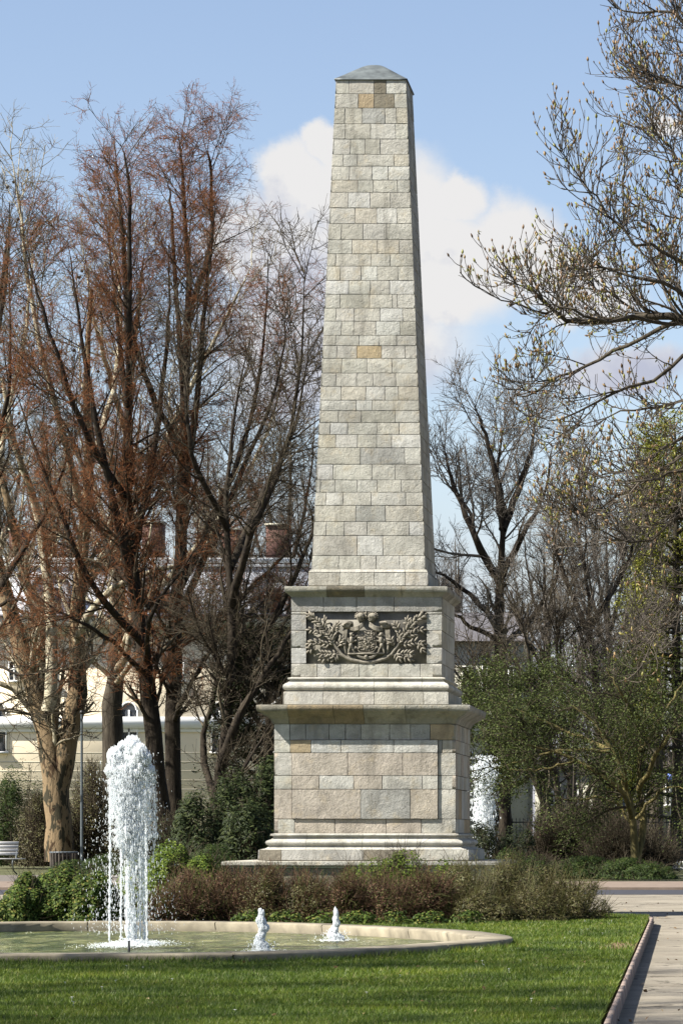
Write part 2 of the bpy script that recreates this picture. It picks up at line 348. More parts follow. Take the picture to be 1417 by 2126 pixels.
for (xa, ya), (xb, yb) in zip(cv[:-1], cv[1:]):
    d = np.array([xb-xa, yb-ya]); d /= np.linalg.norm(d); nn = np.array([d[1], -d[0]])*-.06
    q = [(xa, ya), (xb, yb), (xb+nn[0]*-1*-1, yb+nn[1]), (xa+nn[0], ya+nn[1])]
    V = [(a, b, -.13) for a, b in q]+[(a, b, .010) for a, b in q]
    kb.add(V, [(4,5,6,7),(0,1,5,4),(1,2,6,5),(2,3,7,6),(3,0,4,7)])
kb.emit('kerb', M['kerb'])['kind'] = 'structure'

# ------------------------------------------------------------------ fountain basin
right = [(29.4,-6.4),(29.6,-4.6),(30.2,-3.62),(31.3,-3.02),(32.2,-2.69),(33.4,-2.38),(34.3,-2.33),(35.4,-2.55),(36.7,-2.94),(37.6,-3.39),(39.0,-4.28),(40.2,-5.45),(40.75,-6.6)]
pts = [(x, y) for y, x in right]; cxp = -7.3
pts = pts+[(2*cxp-x, y) for x, y in pts[::-1]]
pp = resample([(x, y, 0) for x, y in pts+[pts[0]]], 161)[:-1, :2]
tg = np.roll(pp, -1, 0)-np.roll(pp, 1, 0); tg /= np.linalg.norm(tg, axis=1, keepdims=True)
nrm = np.stack([tg[:, 1], -tg[:, 0]], 1)
cen = np.array([-7.3, 35.0])
if ((pp-cen)*nrm).sum() < 0: nrm = -nrm
RW = .38
inner = pp-nrm*RW
basin = thing('fountain_basin', (-7.3, 35, 0), 'large low oval fountain basin with a pale stone rim set in the lawn', 'fountain basin')
NP = len(pp); mb = MB()
js = [0]+sorted(set(int(v_) for v_ in np.arange(7, NP, 8.0)))+[NP]
for a, b in zip(js[:-1], js[1:]):
    idx = np.arange(a, b+1) % NP; z = .09+random.uniform(-.003, .003)
    o_ = pp[idx].copy(); i_ = inner[idx].copy()
    dd = (o_[1]-o_[0]); dd = dd/np.linalg.norm(dd)*.006; o_[0] += dd; i_[0] += dd; dd = (o_[-1]-o_[-2]); dd = dd/np.linalg.norm(dd)*.006; o_[-1] -= dd; i_[-1] -= dd
    k = len(idx); col = np.clip(np.array([1, 1, 1])*random.uniform(.9, 1.1), 0, 9)
    rings = []
    for (q, zz) in ((o_-nrm[idx]*.02, .015), (o_, z-.02+0), (o_-nrm[idx]*.015, z), (i_+nrm[idx]*.015, z), (i_, z-.018), (i_+nrm[idx]*.03, -.06)):
        rings.append(np.column_stack([q, np.full(k, zz)]))
    V = np.vstack(rings); F = [(r*k+i, r*k+i+1, (r+1)*k+i+1, (r+1)*k+i) for r in range(5) for i in range(k-1)]
    mb.add(V, F); 
    for e in (0, k-1): mb.add(V[[r*k+e for r in range(1, 5)]], [(0, 1, 2, 3)])
mb.emit('rim', M['rim'], basin)
V = np.vstack([np.column_stack([pp-nrm*.02, np.full(NP, z)]) for z in (-.13, .03)]+[np.column_stack([inner+nrm*.02, np.full(NP, z)]) for z in (.03, -.2)])
F = [(r*NP+i, r*NP+(i+1) % NP, (r+1)*NP+(i+1) % NP, (r+1)*NP+i) for r in range(3) for i in range(NP)]
emit('wall', V, [F], M['rim_face'], basin)
wi = inner+nrm*.03
me = bpy.data.meshes.new('water'); me.from_pydata([(float(x), float(y), -.022) for x, y in wi], [], [tuple(range(NP))]); me.materials.append(M['water'])
wo = bpy.data.objects.new('water', me); C.objects.link(wo); wo['kind'] = 'structure'

from mathutils.geometry import tessellate_polygon
hole = pp-nrm*.1
loop1 = [Vector((float(x), float(y), 0)) for x, y in lawn_poly]; loop2 = [Vector((float(x), float(y), 0)) for x, y in hole[::2]]
tri = tessellate_polygon([loop1, loop2]); allv = loop1+loop2; k = len(loop1)
lo = emit('lawn', [tuple(q) for q in allv]+[(q.x, q.y, -.12) for q in loop1], [np.array(tri), np.array([(i, (i+1) % k, len(allv)+(i+1) % k, len(allv)+i) for i in range(k)])], M['lawn'], None, origin=(0, 0, 0)); lo['kind'] = 'structure'
if lo.data.polygons[0].normal.z < 0: lo.data.flip_normals()
# ------------------------------------------------------------------ monument
DC = 51.31; XC = -5.545
mon = thing('obelisk_monument', (XC, DC, -.13), 'tall tapering limestone obelisk on a two tier pedestal with carved coat of arms', 'monument')
def wpx(p): return (p*DC/FPX)/(2+p/FPX)
def zpx(y, p): return EYE-(y-CY)*(DC-wpx(p))/FPX
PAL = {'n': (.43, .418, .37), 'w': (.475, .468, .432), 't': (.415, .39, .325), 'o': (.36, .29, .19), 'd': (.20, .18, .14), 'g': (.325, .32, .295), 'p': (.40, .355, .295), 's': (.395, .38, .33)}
def side_pt(k, uu, ww, out, z):
    """k: 0 front,1 right,2 back,3 left; uu in -1..1 left to right seen from outside"""
    x, y = uu*ww, -(ww+out)
    for _ in range(k): x, y = -y, x
    return (XC+x, DC+y, z)
def course(mb, rings, fronts, cols, joints=None, depth=.012, g=.0028, wob=.002, only=None, rnd='nnnnnwstng', skipfront=False, tone=1.0):
    """rings [(w,z)...] bottom to top; fronts = joint u list; cols = colour codes ('-' skips a stone, capital raises it)"""
    rings = [(a, b) for a, b in rings]
    nr = len(rings)
    for k in range(4):
        if k == 0: us = [-1.0]+list(fronts)+[1.0]; cc = cols
        else:
            m_ = max(2, len(fronts)+1+random.choice((-1, 0, 0))) if fronts else 3
            m_ = min(m_, 7)
            us = [-1.0+2*i/m_+(random.uniform(-.35, .35)/m_ if 0 < i < m_ else 0) for i in range(m_+1)]; cc = ''.join(random.choice(rnd) for _ in range(m_))
        for i in range(len(us)-1):
            ch = cc[i] if i < len(cc) else 'n'
            if ch == '-': continue
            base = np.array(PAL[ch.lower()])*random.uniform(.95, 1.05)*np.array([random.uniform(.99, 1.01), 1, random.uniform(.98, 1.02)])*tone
            out = random.uniform(-.0015, .004)+(.028 if ch.isupper() else 0)
            W = rings[0][0]
            u0 = us[i]+(g/W if i > 0 else 0); u1 = us[i+1]-(g/W if i < len(us)-2 else 0)
            if nr == 2:
                nu, nz_ = max(2, int((u1-u0)*W/.07)), 4
                (wa, za), (wb, zb) = rings; za += g; zb -= g
                G = []
                for a in range(nz_+1):
                    f = a/nz_; ww = wa+(wb-wa)*f; z = za+(zb-za)*f
                    for b in range(nu+1):
                        uu = u0+(u1-u0)*b/nu; du = dz = 0
                        edge = (a in (0, nz_)) or (b in (0, nu))
                        if a in (0, nz_): dz = abs(random.gauss(0, wob))*(1 if a == 0 else -1)
                        if (b == 0 and i > 0) or (b == nu and i < len(us)-2): du = abs(random.gauss(0, wob))/W*(1 if b == 0 else -1)
                        G.append((uu+du, ww, out+(-.002 if edge else random.uniform(-.0006, .0012)), z+dz))
                C2 = nu+1; R2 = nz_+1
            else:
                G = []; nu = 1; C2 = 2; R2 = nr; Wm = sum(q[0] for q in rings)/nr
                for a, (ww, z) in enumerate(rings):
                    for uu in (u0, u1):
                        if abs(uu) < .999: uu = uu*Wm/ww
                        G.append((uu, ww, out, z+(g if a == 0 else -g if a == nr-1 else 0)))
            V = [side_pt(k, *q) for q in G]; F = [(a*C2+b, a*C2+b+1, (a+1)*C2+b+1, (a+1)*C2+b) for a in range(R2-1) for b in range(C2-1)]
            mb.add(V, F, tuple(base))
            bd = [a*C2 for a in range(R2)]+[(R2-1)*C2+b for b in range(1, C2)]+[a*C2+C2-1 for a in range(R2-2, -1, -1)]+[b for b in range(C2-2, 0, -1)]
            rv = [V[q] for q in bd]+[side_pt(k, G[q][0], G[q][1], G[q][2]-depth-(.028 if ch.isupper() else 0), G[q][3]) for q in bd]; L = len(bd)
            mb.add(rv, [(q, (q+1) % L, (q+1) % L+L, q+L) for q in range(L)], tuple(base*.75))
def core(mb, rings, d):
    V = []; 
    for ww, z in rings:
        for sx, sy in ((-1, -1), (1, -1), (1, 1), (-1, 1)): V.append((XC+sx*(ww-d), DC+sy*(ww-d), z))
    nr = len(rings); F = [(r*4+i, r*4+(i+1) % 4, (r+1)*4+(i+1) % 4, (r+1)*4+i) for r in range(nr-1) for i in range(4)]
    F += [(3, 2, 1, 0), tuple((nr-1)*4+i for i in range(4))]
    mb.add(V, F)
def masonry(name, courses, mat, tone=1.0, depth=.012, coredepth=None, capring=True, rnd='nnnnnwstng'):
    mb = MB(); allr = []
    for rings, fr, cols in courses: course(mb, rings, fr, cols, depth=depth, tone=tone, rnd=rnd); allr += rings
    o = mb.emit(name, mat, mon, attr=True)
    cb = MB(); cd_ = coredepth or depth-.004
    # core follows the outline just behind the stones
    rr = sorted(((b, a) for a, b in allr)); prof = [(a, b) for b, a in rr]
    core(cb, prof, cd_); cb.emit('mortar_core', M['mortar'], o)
    return o
# shaft: photo rows; crop A scale 3.543 origin (640,100), crop B scale 3.867 origin (620,680)
def SA(y): return 100+y/3.543
def SB(y): return 680+y/3.867
def wid(y): return 145+(235.6-145)*(y-168)/(1182-168)
def xc(y): return 766.5+(761-766.5)*(y-168)/(1182-168)
rowsA = [(235,335,[285,470,560],'nsdw'),(335,440,[355,470,620],'nodn'),(440,555,[255,385,550,635],'ssgst'),(555,668,[260,445,628],'ssnn'),(668,780,[297,405,515],'nnsn'),
 (780,868,[243,348,617],'nnnt'),(868,970,[290,455,575],'nnww'),(970,1060,[350,463,642],'tnnn'),(1060,1175,[280,442,590],'swss'),(1175,1290,[330,490,638],'ntwn'),
 (1290,1408,[230,388,562],'ssnn'),(1408,1512,[308,495,655],'ntts'),(1512,1603,[188,450,587],'ssnn'),(1603,1708,[222,375,495,645],'nnwsn'),(1708,1810,[283,442,585],'wnsw'),
 (1810,1912,[220,437,605,640],'nsnnn'),(1912,2008,[190,325,513,680],'nnnwn'),(2008,2112,[230,320,483,660],'nnsws')]
rowsB = [(62,145,[282,470,628,770],'snnnn'),(145,247,[292,452,650,838],'nnonn'),(247,365,[330,533,733],'snnn'),(365,472,[284,450,580,763],'nnsnn'),(472,583,[325,523,675,785],'ntwnt'),
 (583,667,[447,572],'nwn'),(667,763,[303,488,760],'sssn'),(763,858,[238,378,612,790],'nwnnn'),(858,965,[282,457,610,730],'tnnnw'),(965,1097,[480,835],'sgn'),
 (1097,1223,[260,573,757],'wnns'),(1223,1322,[160,276,453,615,808],'nnnnnn'),(1322,1428,[203,340,565,843],'nwnnn'),(1428,1558,[443,680],'sgs'),(1558,1670,[205,350,533,870],'nsnsw'),
 (1670,1830,[453,660],'swn'),(1830,1942,[305,480,605,793],'nnnnn')]
cs_ = []
for rows, fy, sc, ox in ((rowsA, SA, 3.543, 640), (rowsB, SB, 3.867, 620)):
    for (a, b, js_, cc) in rows:
        ya, yb = fy(a), fy(b)
        if ya == SA(235): ya = 165
        if b == 1942: yb = 1182.5
        ym = (ya+yb)/2
        fr = [((ox+j/sc)-xc(ym))/(wid(ym)/2) for j in js_]
        cs_.append(([(wpx(wid(yb)), zpx(yb, wid(yb))), (wpx(wid(ya)), zpx(ya, wid(ya)))], fr, cc))
shaft = masonry('shaft', cs_, M['stone'], rnd='nnssnnwsnn')
def prof(lst): return [(wpx(p), zpx(y, p)) for y, p in lst]
masonry('shaft_base', [(prof([(1216, 248), (1188, 247)]), [-.48, .1, .62], 'snnn'), (prof([(1188, 247), (1186, 245), (1182, 238)]), [-.48, .1, .62], 'nnnn')], M['stone'])
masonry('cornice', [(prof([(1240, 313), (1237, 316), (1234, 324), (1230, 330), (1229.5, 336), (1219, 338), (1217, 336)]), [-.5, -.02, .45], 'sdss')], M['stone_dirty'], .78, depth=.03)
def UF(xs, x0, x1, s=2.624, o=520): return [((o+x/s)-(x0+x1)/2)/((x1-x0)/2) for x in xs]
def YB(y): return 1180+y/2.624
ub = []
def urow(a, b, js_, cc, x0=602, x1=914): ub.append((prof([(YB(b), x1-x0), (YB(a), x1-x0)]), UF(js_, x0, x1), cc))
urow(155, 236, [390, 570, 773], 'gggg'); urow(236, 250, [297, 950], 'n-n'); urow(250, 338, [297, 950], 'g-w'); urow(338, 432, [297, 950], 'g-n')
urow(432, 519, [297, 950], 'w-n'); urow(519, 592, [355, 483, 582, 740, 915], 'snnnnn')
masonry('pedestal_block', ub, M['stone'], depth=.13, coredepth=.12)
masonry('base_moulding', [(prof([(1462.5, 342.5), (1436, 341)]), [-.52, .1, .7], 'nssn'),
    (prof([(1435.7, 336.0), (1435.0, 331.0), (1433.4, 331.0), (1432.3, 337.0), (1429.6, 343.0), (1425.8, 345.0), (1421.6, 342.0), (1418.9, 335.0), (1416.7, 325.0), (1414.0, 319.0), (1410.9, 319.0), (1410.2, 327.0), (1407.1, 326.0), (1405.6, 313.0)]), [-.52, .1, .7], 'nnnn')], M['stone'])
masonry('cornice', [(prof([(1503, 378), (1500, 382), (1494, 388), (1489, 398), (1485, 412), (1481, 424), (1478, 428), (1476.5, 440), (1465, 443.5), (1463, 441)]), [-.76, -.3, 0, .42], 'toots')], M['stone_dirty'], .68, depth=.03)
lb = []
def lrow(a, b, js_, cc, x0=569.5, x1=945): lb.append((prof([(YB(b), x1-x0), (YB(a), x1-x0)]), UF(js_, x0, x1), cc))
lrow(848, 935, [213, 300, 427, 517, 600, 757, 870, 977], 'wggggssgo'); lrow(935, 1005, [217, 330, 492, 780, 1020, 1042], 'nOWWWwt'.replace('wt', 'gt'))
lrow(1005, 1128, [225, 530, 828, 1020], 'nPPPn'); lrow(1128, 1203, [225, 375, 562, 717, 935, 1020], 'nPWPNNn'); lrow(1203, 1365, [225, 600, 870, 1020], 'pPGPn')
lrow(1365, 1443, [240, 458, 737, 930], 'npppn')
masonry('pedestal_block', lb, M['stone'], depth=.05, coredepth=.045, rnd='npgnotws')
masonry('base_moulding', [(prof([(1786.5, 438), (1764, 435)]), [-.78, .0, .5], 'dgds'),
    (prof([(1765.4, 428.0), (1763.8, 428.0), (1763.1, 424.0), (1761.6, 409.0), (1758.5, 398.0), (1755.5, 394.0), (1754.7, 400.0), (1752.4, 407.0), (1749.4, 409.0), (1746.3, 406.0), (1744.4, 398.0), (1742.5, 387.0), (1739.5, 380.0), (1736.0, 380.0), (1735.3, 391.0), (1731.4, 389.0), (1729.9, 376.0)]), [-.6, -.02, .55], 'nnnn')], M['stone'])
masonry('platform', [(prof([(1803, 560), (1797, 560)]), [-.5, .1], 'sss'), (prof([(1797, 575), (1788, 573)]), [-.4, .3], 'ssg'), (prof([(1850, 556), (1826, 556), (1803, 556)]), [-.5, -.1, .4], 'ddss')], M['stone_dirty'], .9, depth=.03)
tb = MB(); ws = wpx(573); zt = zpx(1788, 573)
tb.box((XC-ws+.004, DC-ws+.004, zt-.03), (XC+ws-.004, DC+ws-.004, zt-.004), PAL['s']); wl = wpx(556)-.02
tb.box((XC-wl, DC-wl, -.13), (XC+wl, DC+wl, zt-.05), PAL['d']); tb.emit('platform_top', M['stone_dirty'], mon, attr=True)
for (y, p) in ((1218, 336), (1464, 441)):
    wq = wpx(p); zz = zpx(y, p); MB().box((XC-wq+.01, DC-wq+.01, zz-.05), (XC+wq-.01, DC+wq-.01, zz), PAL['s']).emit('weathering_slab', M['stone_dirty'], mon, attr=True)
# cap: low hipped lead roof with bellied faces
cb = MB(); rings = []
w0 = wpx(148); z0 = zpx(163.5, 148); zt = zpx(135, 0.01*148)
w0 += .012; pr = [(1.0, -.012), (1.0, 0), (.98, .004), (.75, .062), (.5, .128), (.3, .180), (.18, .204), (.10, .214), (.04, .22), (.001, .222)]
hs = (zt-z0)/.222
for f, h in pr: rings.append((w0*f, z0+h*hs if h > 0 else z0+h))
V = []; NB = 8
for ww, z in rings:
    for i in range(4):
        for j in range(NB):
            t = -1+2*j/NB; b = 1-.03*(abs(t)) ; x, y = t*ww, -ww
            for _ in range(i): x, y = -y, x
            V.append((XC+x, DC+y, z))
L = 4*NB; F = [(r*L+i, r*L+(i+1) % L, (r+1)*L+(i+1) % L, (r+1)*L+i) for r in range(len(rings)-1) for i in range(L)]
cb.add(V, F); cb.box((XC-w0+.01, DC-w0+.01, z0-.02), (XC+w0-.01, DC+w0-.01, z0-.012)); cb.emit('cap', M['lead'], mon)

# carved panel (crop scale 4.43, origin (600,1240))
wU = wpx(312); DB = DC-wU+.048; SC = DB/FPX/4.43
def rp(x, y, h=0.0): return np.array([XC+(x-698)*SC*.996-.002, DB-h, EYE-((1240+y/4.43)-CY)*DB/FPX])
arms = MB().box(rp(140, 120, 0), rp(1256, 614, -.05)).emit('coat_of_arms', M['relief_back'], mon)
rr_ = random.Random(3)
def leaf_r(mb, x, y, ang, ln=46, wd=15, h=.03):
    ln *= 1.15; wd *= 1.15; h += .012; ca, sa = math.cos(ang), math.sin(ang)
    c = rp(x+ca*ln*.5, y+sa*ln*.5, h)
    tl_ = rr_.uniform(-.3, .3)
    rot = np.array([[ca, 0, sa], [tl_*.4, 1, tl_*.3], [-sa, 0, ca]]).T
    rot = np.array([[ca, tl_*.3, sa], [0, 1, 0], [-sa, tl_, ca]])
    mb.ell(c, (ln*SC*.5, .02, wd*SC*.5), 8, 6, rot)
def stem(mb, p, r0, r1, h0=.02, h1=.04, leafn=0, side=0, lmin=.15, ln=46):
    q = resample([(x, y, 0) for x, y in p], 14); hh = np.linspace(h0, h1, 14); rad = np.linspace(r0, r1, 14)*SC*1.25; hh = hh+.012
    mb.tube([rp(x, y, h) for (x, y, _), h in zip(q, hh)], rad, 7)
    leafn = int(leafn*1.25)
    for i in range(leafn):
        t = lmin+(1-lmin)*(i+.5)/leafn; k = min(12, int(t*13)); x, y = q[k, :2]+(q[k+1, :2]-q[k, :2])*(t*13-k); d = q[k+1, :2]-q[k, :2]; a = math.atan2(d[1], d[0])
        for s_ in (-1, 1): leaf_r(mb, x, y, a+s_*rr_.uniform(.5, .95), ln*rr_.uniform(.85, 1.15), 17, hh[k]+rr_.uniform(-.005, .015))
    x, y = q[-1, :2]; d = q[-1, :2]-q[-2, :2]; leaf_r(mb, x, y, math.atan2(d[1], d[0]), ln, 17, h1)
for s in (1, -1):
    X = (lambda x: x) if s == 1 else (lambda x: 1396-x)
    b_ = MB()
    def st(p, *a, **k): stem(b_, [(X(x), y) for x, y in p], *a, **k)
    st([(700, 600), (590, 585), (480, 540), (400, 430), (350, 340), (290, 260), (225, 200), (180, 172)], 15, 6, leafn=13, lmin=.42)
    st([(395, 435), (330, 432), (250, 412), (185, 425)], 8, 4, leafn=5); st([(330, 310), (280, 305), (230, 298), (185, 300)], 8, 4, leafn=3)
    st([(405, 440), (392, 370), (405, 310), (425, 262)], 8, 4, leafn=5); st([(470, 535), (400, 522), (340, 520), (290, 525)], 8, 4, leafn=4)
    st([(300, 270), (320, 240), (318, 215)], 6, 4, leafn=2); st([(360, 360), (300, 350), (250, 330)], 6, 4, leafn=3); st([(250, 412), (210, 450), (180, 480)], 6, 4, leafn=2)
    st([(430, 470), (450, 430), (470, 390)], 6, 4, leafn=3); st([(370, 520), (340, 555), (300, 570)], 6, 4, leafn=2); st([(440, 500), (400, 560)], 6, 4, leafn=2)
    b_.emit('laurel_branch', M['relief'], arms, True)
    c_ = MB(); cx_ = X(643)
    c_.ell(rp(cx_, 176, .045), (44*SC, .065, 31*SC), 14, 9)
    c_.ell(rp(cx_+4*s, 205, .045), (38*SC, .05, 9*SC), 14, 6); c_.ell(rp(cx_+6*s, 216, .04), (30*SC, .045, 9*SC), 12, 6)
    for i in range(9):
        a = math.pi*(.12+.95*i/8); c_.ell(rp(cx_-s*math.cos(a)*-1*48, 178-math.sin(a)*42, .035), (9*SC, .018, 9*SC), 7, 5)
    for i in range(-2, 3): c_.tube([rp(cx_+i*14, 205, .085), rp(cx_+i*11, 175, .1), rp(cx_+i*3, 146, .06)], 3*SC, 5)
    c_.emit('crown', M['relief'], arms, True)
    m_ = MB()
    for i in range(6):
        o_ = i*8-20
        m_.tube([rp(X(a), b, h) for a, b, h in ((675-o_*.2, 225, .03), (660+o_*.4, 258+o_*.55, .065), (625, 285+o_*.8, .075), (585, 296+o_*.8, .07), (550, 290+o_*.5, .05))], np.array([5, 8, 9, 8, 6])*SC, 7)
    for i in range(9):
        a = i/8*math.pi*1.1-.2
        m_.tube([rp(X(490+i*8), 285-4*math.sin(a), .03), rp(X(494+i*7), 250-14*math.sin(a), .075), rp(X(515+i*7), 232-6*math.sin(a), .07), rp(X(535+i*5), 262, .04)], np.array([5, 9, 9, 5])*SC, 7)
    m_.ell(rp(X(523), 262, .03), (52*SC, .045, 30*SC), 14, 8)
    for i in range(5): m_.tube([rp(X(484+i*9), 300, .05), rp(X(482+i*8), 370, .06), rp(X(478+i*8), 428, .05)], np.array([5, 6, 6])*SC, 6)
    m_.ell(rp(X(494), 432, .05), (20*SC, .035, 8*SC)); m_.tube([rp(X(496), 436, .04), rp(X(500), 470, .05), rp(X(508), 520, .04)], np.array([13, 9, 3])*SC, 8)
    m_.emit('mantle', M['relief'], arms, True)
    f_ = MB()
    for (x, y, rx, ry, h, dp) in ((563, 345, 17, 20, .06, .035), (562, 395, 22, 38, .05, .045), (556, 445, 20, 26, .05, .045), (550, 335, 8, 8, .05, .02), (575, 330, 6, 7, .05, .02), (578, 352, 11, 8, .07, .02)): f_.ell(rp(X(x), y, h), (rx*SC, dp, ry*SC), 12, 8)
    for q in (((570, 380), (590, 372), (606, 360)), ((570, 400), (592, 405), (608, 398)), ((550, 455), (538, 485), (534, 512)), ((565, 460), (580, 488), (588, 512)), ((545, 420), (530, 400), (533, 375))):
        f_.tube([rp(X(x), y, .06) for x, y in q], np.array([11, 9, 6])*SC, 7)
    f_.emit('supporter_figure', M['relief'], arms, True)
sh = MB(); sh.box(rp(612, 312, .05), rp(782, 470, 0)); sh.ell(rp(697, 470, .02), (85*SC, .03, 40*SC), 18, 8)
sh.tube([rp(x, y, .05) for x, y in ((612, 312), (697, 308), (782, 312), (786, 470), (760, 505), (697, 515), (634, 505), (608, 470), (612, 312))], 5*SC, 6)
for gx in range(3):
    for gy in range(4):
        x0_, y0_ = 640+gx*57, 335+gy*45
        for _ in range(6): sh.ell(rp(x0_+rr_.uniform(-20, 20), y0_+rr_.uniform(-16, 16), .052), (rr_.uniform(4, 13)*SC, .014, rr_.uniform(4, 10)*SC), 7, 5)
for x in (668, 725): sh.tube([rp(x, 314, .052), rp(x, 500, .052)], 2.5*SC, 5)
for y in (357, 402, 447): sh.tube([rp(614, y, .052), rp(780, y, .052)], 2.5*SC, 5)
sh.emit('shield', M['relief'], arms, True)
sc_ = MB(); sc_.box(rp(525, 514, .075), rp(862, 528, 0))
for dy in (0, 9): sc_.tube([rp(x, y+dy, .06) for x, y in ((612, 528), (640, 548), (697, 560), (755, 548), (792, 522), (800, 505))], np.array([6, 9, 9, 9, 7, 4])*SC, 7)
sc_.tube([rp(x, y, .06) for x, y in ((592, 505), (585, 480), (600, 455), (612, 470))], 6*SC, 7); sc_.tube([rp(1396-x, y, .06) for x, y in ((592, 505), (585, 480), (600, 455), (612, 470))], 6*SC, 7)
sc_.ell(rp(697, 548, .075), (17*SC, .025, 15*SC)); sc_.tube([rp(697, 560, .06), rp(697, 590, .05)], np.array([9, 4])*SC, 6)
for dy in (0, 14, 26): sc_.tube([rp(x, y+dy*.7, .04) for x, y in ((520, 535), (560, 562), (620, 584), (698, 594), (776, 584), (840, 560), (880, 530))], 9*SC, 7)
sc_.emit('scroll', M['relief'], arms, True)
cbn = MB(); cbn.ell(rp(695, 150, .05), (11*SC, .02, 11*SC)); cbn.ell(rp(695, 134, .05), (6*SC, .012, 6*SC)); cbn.ell(rp(695, 180, .04), (10*SC, .02, 18*SC)); cbn.emit('orb', M['relief'], arms, True)

# ------------------------------------------------------------------ bare trees
def lv(parents, n, tr, ang, ln, rr, r, k=4, wander=.12, up=.04, rmin=.004, tlen=.5, taper=.25):
    """spawn n children on the polylines of parents -> (pts,rad)"""
    pts, rad = parents; N, K, _ = pts.shape
    L = np.linalg.norm(np.diff(pts, axis=1), axis=2).sum(1)
    pi_ = r.choice(N, n, p=L/L.sum()); t = tr[0]+(tr[1]-tr[0])*r.random(n)
    s = t*(K-1); i = np.minimum(s.astype(int), K-2); f = (s-i)[:, None]
    p = pts[pi_, i]*(1-f)+pts[pi_, i+1]*f; T = pts[pi_, i+1]-pts[pi_, i]; T /= np.linalg.norm(T, axis=1, keepdims=True)+1e-9
    R0 = rad[pi_, i]*(1-f[:, 0])+rad[pi_, i+1]*f[:, 0]
    q = r.normal(size=(n, 3)); q -= T*(q*T).sum(1, keepdims=True); q /= np.linalg.norm(q, axis=1, keepdims=True)+1e-9
    a = np.radians(r.uniform(ang[0], ang[1], n))[:, None]
    D = T*np.cos(a)+q*np.sin(a); D[:, 2] += up*2; D /= np.linalg.norm(D, axis=1, keepdims=True)
    ll = r.uniform(ln[0], ln[1], n)*(1-tlen*t); rb = np.maximum(R0*rr, rmin)
    out = np.zeros((n, k+1, 3)); out[:, 0] = p; rd = np.zeros((n, k+1)); rd[:, 0] = rb
    for j in range(k):
        D = D+r.normal(size=(n, 3))*wander; D[:, 2] += up; D /= np.linalg.norm(D, axis=1, keepdims=True)
        out[:, j+1] = out[:, j]+D*(ll/k)[:, None]; rd[:, j+1] = np.maximum(rb*(1-(1-taper)*(j+1)/k), rmin*.6)
    return out, rd
def skeleton(limbs, d, K=16, seed=0, wob=.0):
    """limbs: (waypoints [(x,y,dd)], r0px, r1px)"""
    r = np.random.default_rng(seed); A, B = [], []
    for wp, r0, r1 in limbs:
        q = resample([P(x, y, d)+np.array([0, dd, 0]) for x, y, dd in wp], K)
        q[1:-1] += r.normal(size=(K-2, 3))*wob; A.append(q); B.append(((r0-r1*.3)*(1-np.linspace(0, 1, K))**.9+r1*.3)*d/FPX)
    return np.array(A), np.array(B)
def join(parts):
    V, F, n0 = [], [], 0
    for v_, f_ in parts: V.append(v_); F.append(f_+n0); n0 += len(v_)
    return np.vstack(V), np.vstack(F)
def bare_tree(name, label, base, d, limbs, levels, mt, mw, seed, group=None, sides=9, wob=.022, extra=None, thick_levels=1, mid=None, cat='tree', pale_from=99):
    r = np.random.default_rng(seed)
    sk = skeleton(limbs, d, seed=seed, wob=wob)
    root = thing(name, P(base, CY, d)*np.array([1, 1, 0])+np.array([0, 0, -.13]), label, cat, group)
    Ls = [sk]; 
    for L in levels:
        L = dict(L); src = L.pop('src', -1)
        if src == 'both': 
            a, b = Ls[-1], Ls[-2]; raise
        Ls.append(lv(Ls[src], r=r, **L))
    V, F = tubes(sk[0][:pale_from], sk[1][:pale_from]*(1+.06*np.sin(np.arange(sk[1].shape[1])*2.1)), sides); tr = emit('trunk', V, [F], M[mt], root, True)
    if mid:
        V, F = join([tubes(*q, 5) for q in Ls[1:1+thick_levels]]+([tubes(sk[0][pale_from:], sk[1][pale_from:], 7)] if pale_from < len(limbs) else [])); emit('limbs', V, [F], M[mid], root, True); rest = Ls[1+thick_levels:]
    else: rest = Ls[1:]
    V, F = join([tubes(*q, 4 if i == 0 else 3) for i, q in enumerate(rest)]); emit('crown', V, [F], M[mw], root)
    if extra: extra(root, Ls, r)
    return root, Ls
def S(x, y, dd=0): return (x, y, dd)
DT = 115
redlv = lambda k=1: [dict(n=int(165*k), tr=(.2, 1), ang=(28, 62), ln=(1.8, 5.0), rr=.34, k=7, wander=.075, up=.03, rmin=.016, tlen=.66),
   dict(n=int(1300*k), tr=(.15, 1), ang=(28, 68), ln=(.8, 2.4), rr=.45, k=5, wander=.12, up=.02, rmin=.0095),
   dict(n=int(7000*k), tr=(.15, 1), ang=(28, 70), ln=(.35, 1.1), rr=.6, k=3, wander=.2, up=.02, rmin=.006),
   dict(n=int(36000*k), tr=(.1, 1), ang=(30, 80), ln=(.12, .42), rr=.7, k=2, wander=.25, up=.01, rmin=.0055)]
